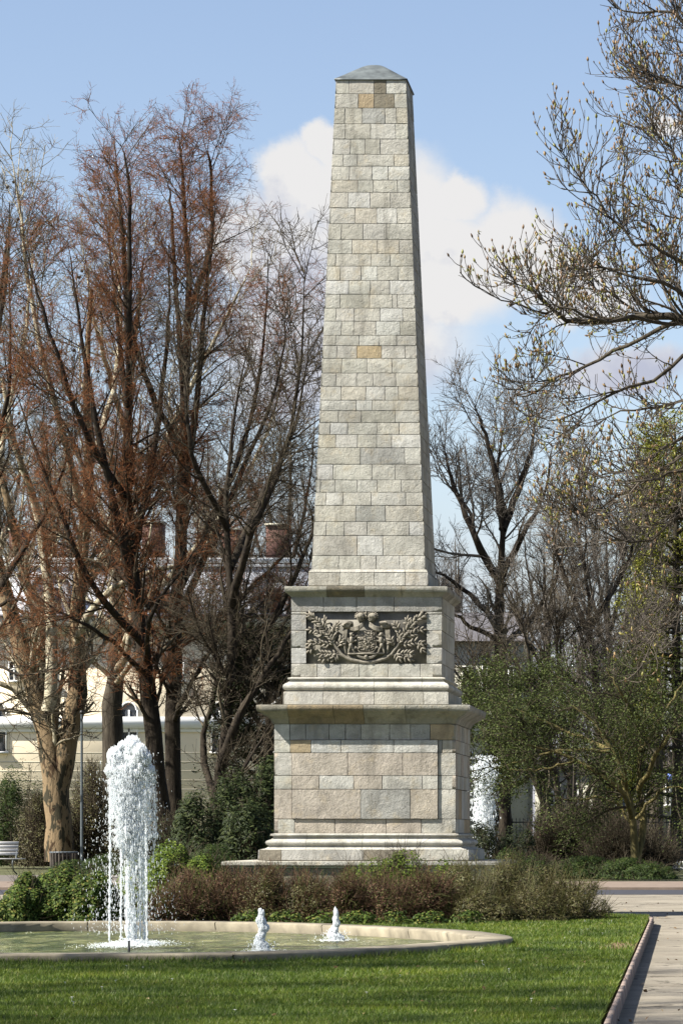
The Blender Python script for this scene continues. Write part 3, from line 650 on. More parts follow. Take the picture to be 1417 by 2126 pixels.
bare_tree('red_budded_tree', 'tall reddish twigged tree, its dark trunk right behind the big water jet', 340, DT,
  [([S(345,1790),S(325,1600),S(305,1400),S(282,1250),S(268,1050),S(262,800,.5),S(250,500,.5),S(238,290)], 22, 2),
   ([S(285,1270),S(262,1120,-1),S(225,900,-2),S(190,700,-2),S(165,520,-2)], 11, 1.5), ([S(275,1150),S(300,950,1.5),S(325,700,2),S(330,480,2)], 10, 1.5),
   ([S(272,1000),S(240,820,2),S(205,600,3),S(185,400,3)], 9, 1.2), ([S(266,850),S(285,650,-1.5),S(290,400,-2),S(272,320,-2)], 8, 1.2),
   ([S(300,1340),S(230,1230,-3),S(140,1000,-4),S(80,830,-4)], 9, 1.5), ([S(282,1230),S(200,1130,2),S(110,900,4),S(40,780,4)], 8, 1.5),
   ([S(305,1400),S(250,1330,-3),S(180,1290,-4),S(90,1230,-4)], 6, 1.5), ([S(268,1050),S(205,900,-3),S(140,680,-4),S(100,540,-4)], 8, 1.2),
   ([S(300,1380),S(350,1280,-3),S(420,1180,-3),S(470,1100,-3)], 6, 1.5)],
  redlv(1.15), 'bark_dark', 'twig_red', 11, thick_levels=2, mid='twig_brown')
bare_tree('red_budded_tree', 'tall dark trunked tree with reddish twigs, straighter one nearer the obelisk', 375, DT+4,
  [([S(362,1790),S(358,1600),S(362,1350),S(375,1100),S(383,850),S(392,600),S(382,420),S(370,275)], 20, 2),
   ([S(375,1080),S(410,900,-1),S(440,700,-2),S(455,560,-2),S(465,440,-2)], 9, 1.3), ([S(383,850),S(350,650,2),S(335,420,2),S(330,350,2)], 8, 1.2),
   ([S(392,640),S(420,480,2),S(425,320,1),S(412,310,1)], 7, 1.2), ([S(368,1230),S(430,1080,1),S(490,900,2),S(530,700,2),S(540,500,2)], 9, 1.3),
   ([S(365,1300),S(450,1180,-3),S(540,1000,-4),S(610,820,-4),S(630,660,-4)], 9, 1.3), ([S(378,950),S(330,800,-3),S(300,640,-3),S(310,480,-3)], 8, 1.2),
   ([S(362,1350),S(440,1260,3),S(540,1150,4),S(620,1060,4)], 8, 1.3), ([S(360,1450),S(300,1330,3),S(220,1220,5),S(150,1150,5)], 7, 1.3),
   ([S(360,1500),S(430,1420,-3),S(500,1330,-4),S(580,1280,-4)], 6, 1.3)],
  redlv(1.15), 'bark_dark', 'twig_red', 12, thick_levels=2, mid='twig_brown')
def seed_balls(root, Ls, r):
    q = Ls[-1][0][:, -1]; q = q[q[:, 2] > 14]; c = q[r.choice(len(q), min(260, len(q)), replace=False)]-np.array([0, 0, .12])
    o1 = None
    for p in c[:95]:
        if o1 is None: o = o1 = MB().ell(p, (.06, .06, .06), 7, 5).emit('seed_ball', M['bark_dark'], root, True); p0 = p
        else: o = o1.copy(); C.objects.link(o); o.parent = root; o.location = [float(a-b) for a, b in zip(p, p0)]
planelv = lambda k=1: [dict(n=int(110*k), tr=(.3, 1), ang=(25, 60), ln=(2.2, 5.0), rr=.36, k=7, wander=.10, up=.05, rmin=.022),
   dict(n=int(900*k), tr=(.2, 1), ang=(30, 65), ln=(.9, 2.4), rr=.5, k=5, wander=.2, up=.03, rmin=.012),
   dict(n=int(6500*k), tr=(.2, 1), ang=(30, 70), ln=(.35, 1.1), rr=.6, k=3, wander=.22, up=.03, rmin=.008)]
bare_tree('plane_tree', 'thick orange brown mottled trunk forking low, left of the big water jet', 125, DT+7,
  [([S(122,1790),S(120,1700),S(112,1600),S(92,1500),S(62,1400),S(30,1300),S(-5,1180),S(-50,1000)], 31, 40),
   ([S(118,1640),S(140,1540),S(158,1450),S(160,1350),S(163,1250),S(172,1130),S(185,980),S(180,800),S(190,600)], 25, 14),
   ([S(95,1500),S(75,1380,1),S(62,1260,1),S(35,1180,1),S(10,1060,1),S(-30,900,1)], 18, 18),
   ([S(112,1480,-1),S(122,1400,-1),S(118,1300,-1),S(108,1180,-1),S(85,1050,-1),S(60,950,-2),S(30,800,-2)], 15, 14),
   ([S(160,1340),S(190,1290,-1),S(240,1230,-1),S(330,1190,-1),S(420,1170,-1)], 10, 12), ([S(166,1240),S(200,1160,1),S(250,1090,1),S(300,1040,1),S(370,980,1)], 12, 4),
   ([S(166,1230),S(190,1150,2),S(215,1050,2),S(262,930,2),S(275,800,2)], 10, 3), ([S(176,1080),S(150,900,-2),S(110,700,-3),S(80,480,-3),S(60,350,-3)], 9, 1.5),
   ([S(185,980),S(220,760,2),S(215,560,3),S(190,400,3)], 8, 1.5), ([S(-10,1140),S(-20,900,2),S(20,650,3),S(30,450,3)], 9, 1.5), ([S(60,950,-2),S(0,780,-3),S(-30,600,-3)], 6, 1.5)],
  planelv(.95), 'bark_plane', 'twig_pale', 21, extra=seed_balls, thick_levels=1, mid='bark_pale', pale_from=3)
bare_tree('plane_tree', 'stout grey brown trunk with pale upper limbs behind the top of the big jet', 235, DT+14,
  [([S(237,1790),S(235,1600),S(232,1480),S(240,1380),S(248,1250),S(250,1100),S(262,900),S(280,700),S(300,520)], 27, 3),
   ([S(240,1400),S(275,1350,-1),S(290,1260,-1),S(320,1120,-1),S(345,980,-1)], 9, 2), ([S(248,1250),S(210,1120,2),S(160,980,3),S(120,820,3)], 10, 2),
   ([S(250,1100),S(300,960,2),S(360,800,3),S(440,640,3),S(500,520,3)], 10, 2), ([S(245,1300),S(330,1180,3),S(430,1040,4),S(520,880,4),S(570,700,4)], 9, 2),
   ([S(262,900),S(230,700,-3),S(210,560,-3)], 7, 2), ([S(240,1420),S(340,1360,-4),S(440,1310,-4),S(540,1290,-4)], 6, 2)],
  planelv(.95), 'bark_grey', 'twig_pale', 22, thick_levels=1, mid='bark_pale', pale_from=1)
bare_tree('broad_bare_tree', 'dark bare tree with leaning limbs just left of the pedestal', 440, DT-6,
  [([S(448,1800),S(452,1650),S(470,1500),S(482,1350),S(478,1200),S(470,1050),S(480,900),S(520,700)], 15, 3),
   ([S(455,1600),S(500,1500,-1),S(560,1400,-1),S(620,1300,-1),S(660,1200,-2)], 11, 3), ([S(475,1440),S(520,1340,1),S(580,1240,1),S(640,1100,1),S(660,950,1)], 11, 2),
   ([S(450,1680),S(410,1560,1),S(430,1450,1),S(440,1360,1),S(420,1240,1)], 9, 2), ([S(480,1260),S(540,1120,-2),S(600,980,-2),S(640,800,-2),S(650,560,-2)], 9, 1.5),
   ([S(478,1180),S(520,1000,3),S(590,850,3),S(620,640,3)], 8, 1.5), ([S(472,1100),S(430,960,-3),S(420,800,-3),S(450,640,-3)], 7, 1.5), ([S(450,1690),S(500,1640,-2),S(560,1540,-2),S(600,1480,-2)], 6, 1.5)],
  [dict(n=130, tr=(.2, 1), ang=(25, 60), ln=(1.8, 4.5), rr=.42, k=7, wander=.13, up=.05, rmin=.02), dict(n=1100, tr=(.15, 1), ang=(28, 65), ln=(.8, 2.2), rr=.5, k=5, wander=.18, up=.03, rmin=.012),
   dict(n=8500, tr=(.15, 1), ang=(28, 70), ln=(.3, 1.0), rr=.6, k=3, wander=.2, up=.02, rmin=.008)], 'bark_dark', 'twig_brown', 23)
bare_tree('broad_bare_tree', 'dark limbed tree entering from the left edge beside the thick mottled trunk', -60, DT+2,
  [([S(-60,1790),S(-70,1600),S(-60,1400),S(-40,1200),S(-30,1000),S(-20,800),S(10,600),S(20,420)], 20, 3),
   ([S(-50,1330),S(0,1260),S(60,1250,-1),S(130,1290,-2)], 6, 2), ([S(-50,1300),S(10,1150,2),S(70,1020,3),S(130,850,3)], 9, 2), ([S(-60,1450),S(10,1390,-2),S(90,1410,-3),S(180,1390,-3)], 5, 1.5),
   ([S(-35,1100),S(20,950,-2),S(60,800,-3),S(60,600,-3)], 8, 2), ([S(-65,1550),S(0,1490,-2),S(60,1480,-3),S(130,1500,-3)], 5, 1.5), ([S(-30,1000),S(-60,800,2),S(-20,560,2),S(0,400,2)], 8, 2)],
  planelv(.7), 'bark_dark', 'twig_brown', 24)
# generic bare trees: procedurally grown skeletons, sharing two prototypes where they stand in the background
def generic(x, top_y, base_y, d, rpx, spread, seed, nl=9):
    r = np.random.default_rng(seed); H = base_y-top_y; L = []
    L.append(([S(x, base_y), S(x+r.uniform(-8, 8), base_y-H*.25), S(x+r.uniform(-12, 12), base_y-H*.5), S(x+r.uniform(-15, 15), base_y-H*.75), S(x+r.uniform(-10, 10), top_y)], rpx, 1.5))
    for i in range(nl):
        f = .22+.5*i/nl; s = 1 if i % 2 else -1; sp = spread*(1.1-f*.7)*r.uniform(.7, 1.15); y0 = base_y-H*f; dz = r.uniform(-1, 1)*spread*d/FPX*.8; yt = y0-H*r.uniform(.25, .42)
        L.append(([S(x, y0), S(x+s*sp*.4, y0-(y0-yt)*.25, dz*.4), S(x+s*sp*.8, y0-(y0-yt)*.6, dz*.8), S(x+s*sp, yt, dz)], rpx*(.55-.35*f), 1.2))
    return L
glv = lambda k, s=1.0: [dict(n=int(110*k), tr=(.2, 1), ang=(25, 55), ln=(1.8*s, 4.5*s), rr=.42, k=6, wander=.12, up=.06, rmin=.02),
   dict(n=int(1000*k), tr=(.15, 1), ang=(28, 60), ln=(.8*s, 2.1*s), rr=.5, k=4, wander=.16, up=.05, rmin=.012), dict(n=int(8000*k), tr=(.15, 1), ang=(28, 65), ln=(.3*s, 1.0*s), rr=.6, k=3, wander=.18, up=.04, rmin=.008)]
bare_tree('lime_tree', 'grey twigged bare lime tree with a forked dark trunk, nearest right of the pedestal', 1040, 122,
  [([S(1045,1790),S(1042,1620),S(1040,1450),S(1035,1300),S(1040,1150),S(1045,1060)], 21, 8), ([S(1045,1070),S(1030,990),S(1005,900),S(985,840)], 9, 2), ([S(1042,1100),S(1075,1000,1),S(1100,920,1),S(1110,840,1)], 9, 2),
   ([S(1040,1220),S(990,1120,-1),S(945,1010,-1),S(920,920,-1)], 10, 2), ([S(1036,1300),S(970,1230,1),S(915,1190,1),S(880,1180,1)], 7, 2), ([S(1040,1200),S(1090,1110,-1),S(1130,1040,-1),S(1150,930,-1)], 8, 2),
   ([S(1042,1100),S(1020,980,2),S(1040,860,2)], 7, 1.5), ([S(1038,1350),S(1100,1270,2),S(1150,1180,2),S(1170,1080,2)], 8, 1.5), ([S(1036,1330),S(960,1290,-2),S(900,1240,-2)], 6, 1.5), ([S(990,1120,-1),S(960,1040,1),S(900,980,1)], 5, 1.5),
   ([S(1040,1640),S(1090,1620,-1),S(1140,1580,-1),S(1200,1550,-1)], 7, 2)],
  glv(.95, .9), 'bark_dark', 'twig_grey', 31)
bare_tree('bare_park_tree', 'slim dark bare tree with thin crooked trunk between the lime tree and the right edge', 1240, 112,
  [([S(1250,1790),S(1245,1600),S(1240,1450),S(1225,1320),S(1215,1200),S(1212,1080)], 11, 3), ([S(1225,1320),S(1180,1220),S(1150,1120),S(1140,1020)], 7, 1.5), ([S(1222,1300),S(1270,1220,1),S(1310,1130,1),S(1320,1010,1)], 7, 1.5),
   ([S(1240,1480),S(1170,1400,-1),S(1110,1330,-1),S(1080,1240,-1)], 6, 1.5), ([S(1240,1460),S(1300,1380,-1),S(1350,1300,-1)], 6, 1.5), ([S(1216,1200),S(1190,1080,2),S(1200,980,2)], 5, 1.5)],
  glv(.9, .85), 'bark_dark', 'twig_grey', 32)
bare_tree('bare_park_tree', 'several stemmed bare tree leaning left, right behind the pedestal and before the fence', 1150, 104,
  [([S(1170,1780),S(1150,1600),S(1110,1450),S(1090,1330),S(1060,1230)], 8, 2), ([S(1172,1780),S(1180,1600,1),S(1160,1450,1),S(1150,1300,1),S(1140,1180,1)], 7, 2), ([S(1168,1780),S(1120,1640,-1),S(1070,1540,-1),S(1010,1450,-1),S(980,1380,-1)], 7, 2), ([S(1175,1780),S(1230,1620,0),S(1270,1480,0),S(1290,1350,0)], 6, 2)],
  glv(.65, .8), 'bark_grey', 'twig_brown', 33)
proto = {}
_pl = ('tree making up a far grey mass of twigs', 'tree')
far = [(-30, 760, 200, 22, 130, 'far bare tree behind the mansard roof at the left edge'), (100, 860, 202, 20, 120, 'far bare tree rising over the dormer of the yellow building'), (430, 900, 198, 18, 120, 'far bare tree over the chimneys of the yellow building'),
       (600, 900, 196, 20, 120, 'far bare tree close against the left edge of the obelisk shaft'), (950, 1130, 190, 16, 100, 'far bare tree just right of the obelisk shaft base'), (1130, 1110, 185, 18, 110, 'far bare tree between the lime tree and the crooked slim tree'),
       (1260, 1060, 185, 18, 110, 'far bare tree behind the crooked slim tree'), (1360, 980, 160, 20, 120, 'far bare tree nearest the right edge, behind the yellow green larch')]
root0, _ = bare_tree('far_bare_tree', far[0][5], far[0][0], far[0][2], generic(far[0][0], far[0][1], 1790, far[0][2], far[0][3], far[0][4], 5, 11), glv(1.5, 1.0), 'bark_grey', 'twig_grey', 41, 'bare trees far behind')
H0 = (1790-far[0][1])*far[0][2]
def copy_tree(root, loc, rz, sc, label, group=None):
    r2 = root.copy(); C.objects.link(r2); r2.location = [float(q) for q in loc]; r2.rotation_euler = (0, 0, rz); r2.scale = (sc, sc, sc)
    r2['label'] = label
    if group: r2['group'] = group
    for ch in [c for c in root.children]:
        c2 = ch.copy(); C.objects.link(c2); c2.parent = r2
        for g in ch.children: g2 = g.copy(); C.objects.link(g2); g2.parent = c2
    return r2
for i, (x, ty, d, rp_, sp, lab) in enumerate(far[1:]):
    copy_tree(root0, (P(x, CY, d)[0], d, -.13), 1.1*(i+1), (1790-ty)*d/H0, lab)
# far wood closing the view
def far_wood():
    r = np.random.default_rng(77); V, F = [], []; n0 = 0
    A = []; B = []
    for i in range(170):
        d = r.uniform(185, 230); x = r.uniform(-500, 2100); h = r.uniform(9, 15); b = P(x, CY, d); b[2] = -.13
        A.append(resample([b, b+np.array([r.normal()*.3, 0, h*.4]), b+np.array([r.normal()*.6, 0, h*.75]), b+np.array([r.normal()*.8, 0, h])], 10)); B.append(np.linspace(.2, .03, 10))
    sk = (np.array(A), np.array(B))
    l1 = lv(sk, 2600, (.15, 1), (20, 60), (1.5, 4.5), .5, r, 5, .12, .06, .03); l2 = lv(l1, 16000, (.1, 1), (25, 65), (.6, 2.0), .6, r, 3, .15, .05, .018); l3 = lv(l2, 36000, (.1, 1), (25, 65), (.3, 1.0), .6, r, 2, .15, .04, .014)
    V, F = join([tubes(*sk, 5), tubes(*l1, 3), tubes(*l2, 3), tubes(*l3, 3)])
    o = emit('distant_wood', V, [F], M['twig_grey'], None, origin=(0, 200, -.13))
    tag(o, 'grey brown mass of far bare trees closing the view behind the park', 'wood', None, 'stuff')
far_wood()
# horse chestnut reaching in from the right
DCN = 38
def buds(root, Ls, r):
    pts = Ls[-1][0]; q = pts[:, -1]; dd = pts[:, -1]-pts[:, -2]
    q2 = Ls[-2][0][:, -1]; d2 = Ls[-2][0][:, -1]-Ls[-2][0][:, -2]
    q = np.vstack([q, q2[:900]]); dd = np.vstack([dd, d2[:900]]); dd /= np.linalg.norm(dd, axis=1, keepdims=True)
    n_ = len(q); ref = r.normal(size=(n_, 3)); a = np.cross(dd, ref); a /= np.linalg.norm(a, axis=1, keepdims=True); b = np.cross(dd, a)
    ln = r.uniform(.032, .062, (n_, 1)); wd = ln*r.uniform(.2, .28, (n_, 1)); dd = dd+np.array([0, 0, .5]); dd /= np.linalg.norm(dd, axis=1, keepdims=True)
    prof_ = [(0, .25), (.22, .8), (.45, 1.0), (.72, .7), (1.0, .06)]; ns = 5; rings = []
    for t, f in prof_:
        for j in range(ns):
            an = 2*math.pi*j/ns; rings.append(q+dd*ln*t+(a*math.cos(an)+b*math.sin(an))*wd*f)
    V = np.stack(rings, 1); K = len(prof_)
    i = np.arange(n_)[:, None, None]*K*ns; k = np.arange(K-1)[None, :, None]*ns; j = np.arange(ns)[None, None, :]; jn = (j+1) % ns
    F = np.stack([i+k+j, i+k+jn, i+k+ns+jn, i+k+ns+j], -1).reshape(-1, 4)
    emit('buds', V.reshape(-1, 3), [F], M['bud'], root, True)
    # a few opening leaflets on the lower, sunnier shoots
    sel = q[(q[:, 2] < 8.5)]; sel = sel[r.choice(len(sel), min(len(sel), 900), replace=False)]
    c = np.repeat(sel, 3, 0)+r.normal(size=(len(sel)*3, 3))*.014; V, F = leaves(c, .045, .016, r); emit('opening_leaves', V, [F], M['leaf_larch'], root)
T0 = (2300, 1150, 3)
ch = [([S(1620,690,0),S(1480,640,.8),S(1400,560,1.2),S(1330,490,1.2),S(1270,420,1.2)], 6, 1.6), ([S(1560,690,0),S(1440,640,-.8),S(1340,610,-1.2),S(1260,590,-1.2),S(1200,540,-1.2)], 6, 1.6), ([S(1650,760,0),S(1500,800,.8),S(1420,880,1.2),S(1340,930,1.2),S(1260,960,1.2)], 6, 1.6), ([S(1650,900,-1),S(1520,930,-2),S(1440,1010,-2.2),S(1350,1040,-2.2),S(1280,1050,-2.2)], 6, 1.6),
 ([S(2330,1960,3),S(2310,1700,3),S(2290,1300,3),S(2280,900,3),S(2250,500,3),S(2200,100,3),S(2150,-200,3)], 62.0, 16.0),
 ([S(2290,1100,3),S(1900,850,1),S(1600,700),S(1417,668),S(1302,655),S(1194,690,-.5),S(1131,650,-1),S(1086,610,-1)], 13.6, 2.4),
 ([S(1600,700,0),S(1500,600,.5),S(1417,520,1),S(1347,440,1),S(1302,380,1),S(1262,335,1)], 6.2, 1.8), ([S(1600,700),S(1480,600,-1),S(1383,570,-1.5),S(1302,520,-1.5),S(1239,440,-1.5),S(1208,400,-1.5)], 5.6, 1.6),
 ([S(1700,740),S(1500,640,2),S(1374,600,2.5),S(1275,560,2.5),S(1203,510,2.5),S(1181,480,2.5)], 5.0, 1.6), ([S(1401,668),S(1275,700,1),S(1158,740,1.5),S(1068,780,1.5),S(1041,785,1.5)], 5.0, 1.6),
 ([S(1417,668),S(1302,690,-1),S(1194,690,-1.5),S(1095,690,-2),S(1059,670,-2)], 4.3, 1.6), ([S(1700,760),S(1500,740,-1),S(1401,800,-1.5),S(1284,860,-1.5),S(1176,900,-1.5),S(1122,905,-1.5)], 5.6, 1.6),
 ([S(1900,900,1),S(1600,830,1),S(1450,900,1),S(1338,980,1),S(1230,1050,1),S(1149,1050,1)], 6.2, 1.6), ([S(1900,900,1),S(1650,900,-1),S(1500,1000,-1.5),S(1401,1120,-1.5),S(1284,1150,-1.5),S(1203,1090,-1.5)], 5.6, 1.6),
 ([S(2290,1200,3),S(1900,1050,1),S(1650,1080,0),S(1480,1200,0),S(1383,1290,0),S(1302,1320,0)], 5.6, 1.6),
 ([S(2250,500,3),S(1900,300,1),S(1650,200,0),S(1480,90,0),S(1392,30,0),S(1311,30,0),S(1244,10,0)], 8.1, 1.6), ([S(1750,250,.5),S(1550,220,1),S(1440,200,1),S(1374,160,1),S(1302,70,1)], 5.0, 1.6),
 ([S(1800,400,.5),S(1600,330,-1),S(1480,250,-1),S(1401,215,-1),S(1320,190,-1)], 5.0, 1.6), ([S(2280,800,3),S(1900,560,1),S(1650,420,0),S(1500,380,0),S(1410,330,0),S(1338,260,0)], 7.4, 1.6),
 ([S(1650,420,0),S(1500,440,1.5),S(1420,400,2),S(1347,330,2)], 4.3, 1.6), ([S(1500,600,.5),S(1430,480,-1),S(1401,400,-1.5)], 3.7, 1.6), ([S(1600,700),S(1480,760,2),S(1383,780,2.5),S(1266,800,2.5),S(1167,830,2.5)], 5.0, 1.6)]
bare_tree('horse_chestnut', 'budding chestnut tree whose low limbs reach in from the right edge', 2330, DCN, ch,
  [dict(n=350, tr=(.35, .95), ang=(22, 50), ln=(.45, 1.1), rr=.42, k=7, wander=.13, up=.03, rmin=.009, tlen=.35),
   dict(n=2200, tr=(.2, 1), ang=(28, 62), ln=(.22, .58), rr=.62, k=6, wander=.12, up=.09, rmin=.0055, tlen=.3), dict(n=3000, tr=(.25, .95), ang=(28, 62), ln=(.1, .30), rr=.8, k=4, wander=.12, up=.16, rmin=.0058, tlen=.3)],
  'bark_grey', 'chest_twig', 51, wob=.03, extra=buds)
# trees out of frame to the left, whose shadows lie across the lawn
o1, _ = bare_tree('lawn_side_tree', 'bare tree standing beyond the left edge whose shadow falls across the lawn', -2600, 24, generic(-2600, -2600, 2050, 24, 60, 1300, 61, 12), glv(.6, .8), 'bark_grey', 'twig_brown', 61, 'trees beside the lawn')
o1.location = (-14.5, 18.5, -.13)
copy_tree(o1, (-18, 23.5, -.13), 4.1, 1.15, 'bare tree standing beyond the left edge, farthest from the camera', 'trees beside the lawn')
copy_tree(o1, (-12.5, 13, -.13), 2.1, 1.05, 'bare tree standing beyond the left edge, nearer the camera', 'trees beside the lawn')

yews_later = True
# leafy trees ------------------------------------------------------------
def leafy(root, Ls, r, mat='leaf_haw', n=40000, L=.11, W=.055, name='foliage', lvl=-1, spread=.12, zmin=None):
    pts = Ls[lvl][0]; N, K, _ = pts.shape; i = r.integers(0, N, n); t = r.random(n)*(K-1); k = np.minimum(t.astype(int), K-2); f = (t-k)[:, None]
    c = pts[i, k]*(1-f)+pts[i, k+1]*f+r.normal(size=(n, 3))*spread
    V, F = leaves(c, L, W, r, up=.6); emit(name, V, [F], M[mat], root)
slv = lambda k, s: [dict(n=int(90*k), tr=(.25, 1), ang=(30, 70), ln=(1.2*s, 3.0*s), rr=.45, k=6, wander=.15, up=-.01, rmin=.015), dict(n=int(900*k), tr=(.2, 1), ang=(30, 70), ln=(.5*s, 1.4*s), rr=.55, k=4, wander=.18, up=-.01, rmin=.009)]
bare_tree('hawthorn', 'small leafy green tree with several mossy trunks before the iron fence at right', 1310, 92,
  [([S(1318,1790),S(1312,1700),S(1300,1640),S(1270,1560),S(1230,1500),S(1180,1460)], 9, 3), ([S(1320,1790),S(1335,1700,.5),S(1325,1620,.5),S(1330,1520,.5),S(1340,1430,.5)], 9, 3), ([S(1310,1700),S(1290,1640,-1),S(1200,1580,-1),S(1110,1550,-1),S(1050,1530,-1)], 6, 2),
   ([S(1325,1640),S(1370,1560,-1),S(1420,1500,-1),S(1470,1470,-1)], 6, 2), ([S(1300,1640),S(1260,1540,1),S(1210,1440,1),S(1150,1400,1)], 6, 2), ([S(1270,1560),S(1180,1520,1),S(1090,1480,1),S(1010,1450,1)], 5, 2),
   ([S(1330,1520),S(1290,1440,-1),S(1260,1390,-1)], 5, 2), ([S(1330,1560),S(1400,1440,1),S(1430,1390,1)], 5, 2), ([S(1200,1580,-1),S(1130,1600,-1.5),S(1060,1600,-1.5)], 3, 1), ([S(1315,1720,1),S(1260,1660,1.5),S(1180,1660,2),S(1110,1640,2)], 4, 1.5), ([S(1322,1700,-1),S(1380,1640,-1.5),S(1430,1640,-2)], 4, 1.5), ([S(1300,1640),S(1290,1560,-1.5),S(1240,1520,-2)], 4, 1.5), ([S(1270,1560),S(1160,1560,0),S(1040,1590,0),S(990,1600,0)], 4, 1.5)],
  slv(1.3, .85), 'bark_moss', 'twig_brown', 71, extra=lambda a, b, c: leafy(a, b, c, n=40000, L=.075, W=.034, spread=.2), group=None)
bare_tree('hawthorn', 'darker leafy tree with a dark straight trunk close right of the pedestal', 1035, 100,
  [([S(1048,1790),S(1045,1650),S(1040,1550),S(1035,1450)], 15, 6), ([S(1045,1640),S(1080,1560,-1),S(1120,1500,-1),S(1160,1470,-1)], 5, 2), ([S(1040,1560),S(1005,1500,-1),S(985,1480,-1)], 5, 2), ([S(1042,1600),S(1020,1560,-1.5),S(1000,1575,-1.5)], 3, 1.5), ([S(1038,1500),S(1010,1440,1),S(980,1420,1)], 4, 2), ([S(1040,1500),S(1080,1430,1),S(1110,1400,1)], 4, 2)],
  slv(.7, .6), 'bark_dark', 'twig_brown', 72, extra=lambda a, b, c: leafy(a, b, c, n=13000, L=.10, W=.045, mat='leaf_dark' if False else 'leaf_haw'))
bare_tree('larch', 'yellow green larch with soft new tufts at the right edge behind the chestnut limbs', 1400, 125,
  [([S(1405,1790),S(1404,1500),S(1402,1200),S(1400,980),S(1398,860)], 14, 2)]+[([S(1402,1700-i*48),S(1402+s_*(40+(110-i*4.6)*.5),1690-i*48, q),S(1402+s_*(150-i*6),1700-i*48, q*2)], 4, 1.2) for i in range(17) for s_, q in ((-1, .8), (1, -.8), (-.75, -2), (.6, 2))],
  [dict(n=1100, tr=(.25, 1), ang=(30, 75), ln=(.5, 1.6), rr=.5, k=4, wander=.12, up=-.02, rmin=.01), dict(n=2500, tr=(.2, 1), ang=(30, 70), ln=(.3, .8), rr=.6, k=3, wander=.15, up=-.02, rmin=.008)],
  'bark_grey', 'twig_brown', 73, extra=lambda a, b, c: leafy(a, b, c, n=90000, L=.11, W=.06, mat='leaf_larch', spread=.16))
bare_tree('yew_tree', 'dark evergreen yew in the shade left of the pedestal', 560, 112,
  [([S(560,1790),S(558,1600),S(555,1450),S(552,1330)], 12, 3)]+[([S(557,1640-i*30),S(557+s_*50,1600-i*30, q),S(557+s_*(100-i*5),1590-i*30, q*2)], 5, 1.5) for i in range(10) for s_, q in ((-1, 1), (1, -1), (.5, 1.5), (-.6, -1.5))],
  [dict(n=420, tr=(.25, 1), ang=(30, 75), ln=(.7, 1.8), rr=.5, k=4, wander=.15, up=0, rmin=.01), dict(n=1800, tr=(.2, 1), ang=(30, 70), ln=(.3, .8), rr=.6, k=3, wander=.15, up=0, rmin=.008)],
  'bark_dark', 'twig_brown', 74, extra=lambda a, b, c: leafy(a, b, c, n=26000, L=.13, W=.05, mat='leaf_dark', spread=.12))

yew = [o for o in C.objects if o.name.startswith('yew_tree')][0]
for i, (x, y_, sc_f, lab) in enumerate(((9.5, 52, 2.0, 'large dark yew right of the path, nearest the monument'), (12, 36, 2.2, 'large dark yew right of the path, beside the chestnut trunk'), (11, 66, 2.2, 'large dark yew right of the path, by the cross path'), (-27, 52, 2.0, 'large dark yew left of the basin beyond the left edge'))):
    copy_tree(yew, (x, y_, -.13), 1.3*i, sc_f, lab, 'large yews outside the frame')  # enlarged copies, added unseen to block sky light and darken the obelisk's side face
# ------------------------------------------------------------------ shrubs
def lump_pts(lumps, n, r, shell=(.55, 1.05)):
    A = np.array([l[3]*l[5] for l in lumps]); i = r.choice(len(lumps), n, p=A/A.sum()); L = np.array(lumps)[i]
    v = r.normal(size=(n, 3)); v[:, 2] = np.abs(v[:, 2]); v /= np.linalg.norm(v, axis=1, keepdims=True)
    s = r.uniform(*shell, size=(n, 1)); return L[:, :3]+v*L[:, 3:]*s, v
def lumps_px(spec, r, sub=7):
    """spec: (x, ytop, halfwidth px, d, depth) -> ellipsoid lumps standing on the ground, with smaller lumps on their skins"""
    out = []
    for (x, yt, hw, d, dp) in spec:
        c = P(x, CY, d); top_ = P(x, yt, d)[2]; hx = hw*d/FPX; out.append((c[0], d, -.05, hx, dp, top_+.05))
        for _ in range(sub):
            v = r.normal(size=3); v[2] = abs(v[2])*1.2; v[1] = -abs(v[1]) if r.random() < .7 else v[1]; v /= np.linalg.norm(v); s_ = r.uniform(.22, .38)
            out.append((c[0]+v[0]*hx*.82, d+v[1]*dp*.82, -.05+v[2]*(top_+.05)*.80, hx*s_, dp*s_, (top_+.05)*s_*.9))
    return out
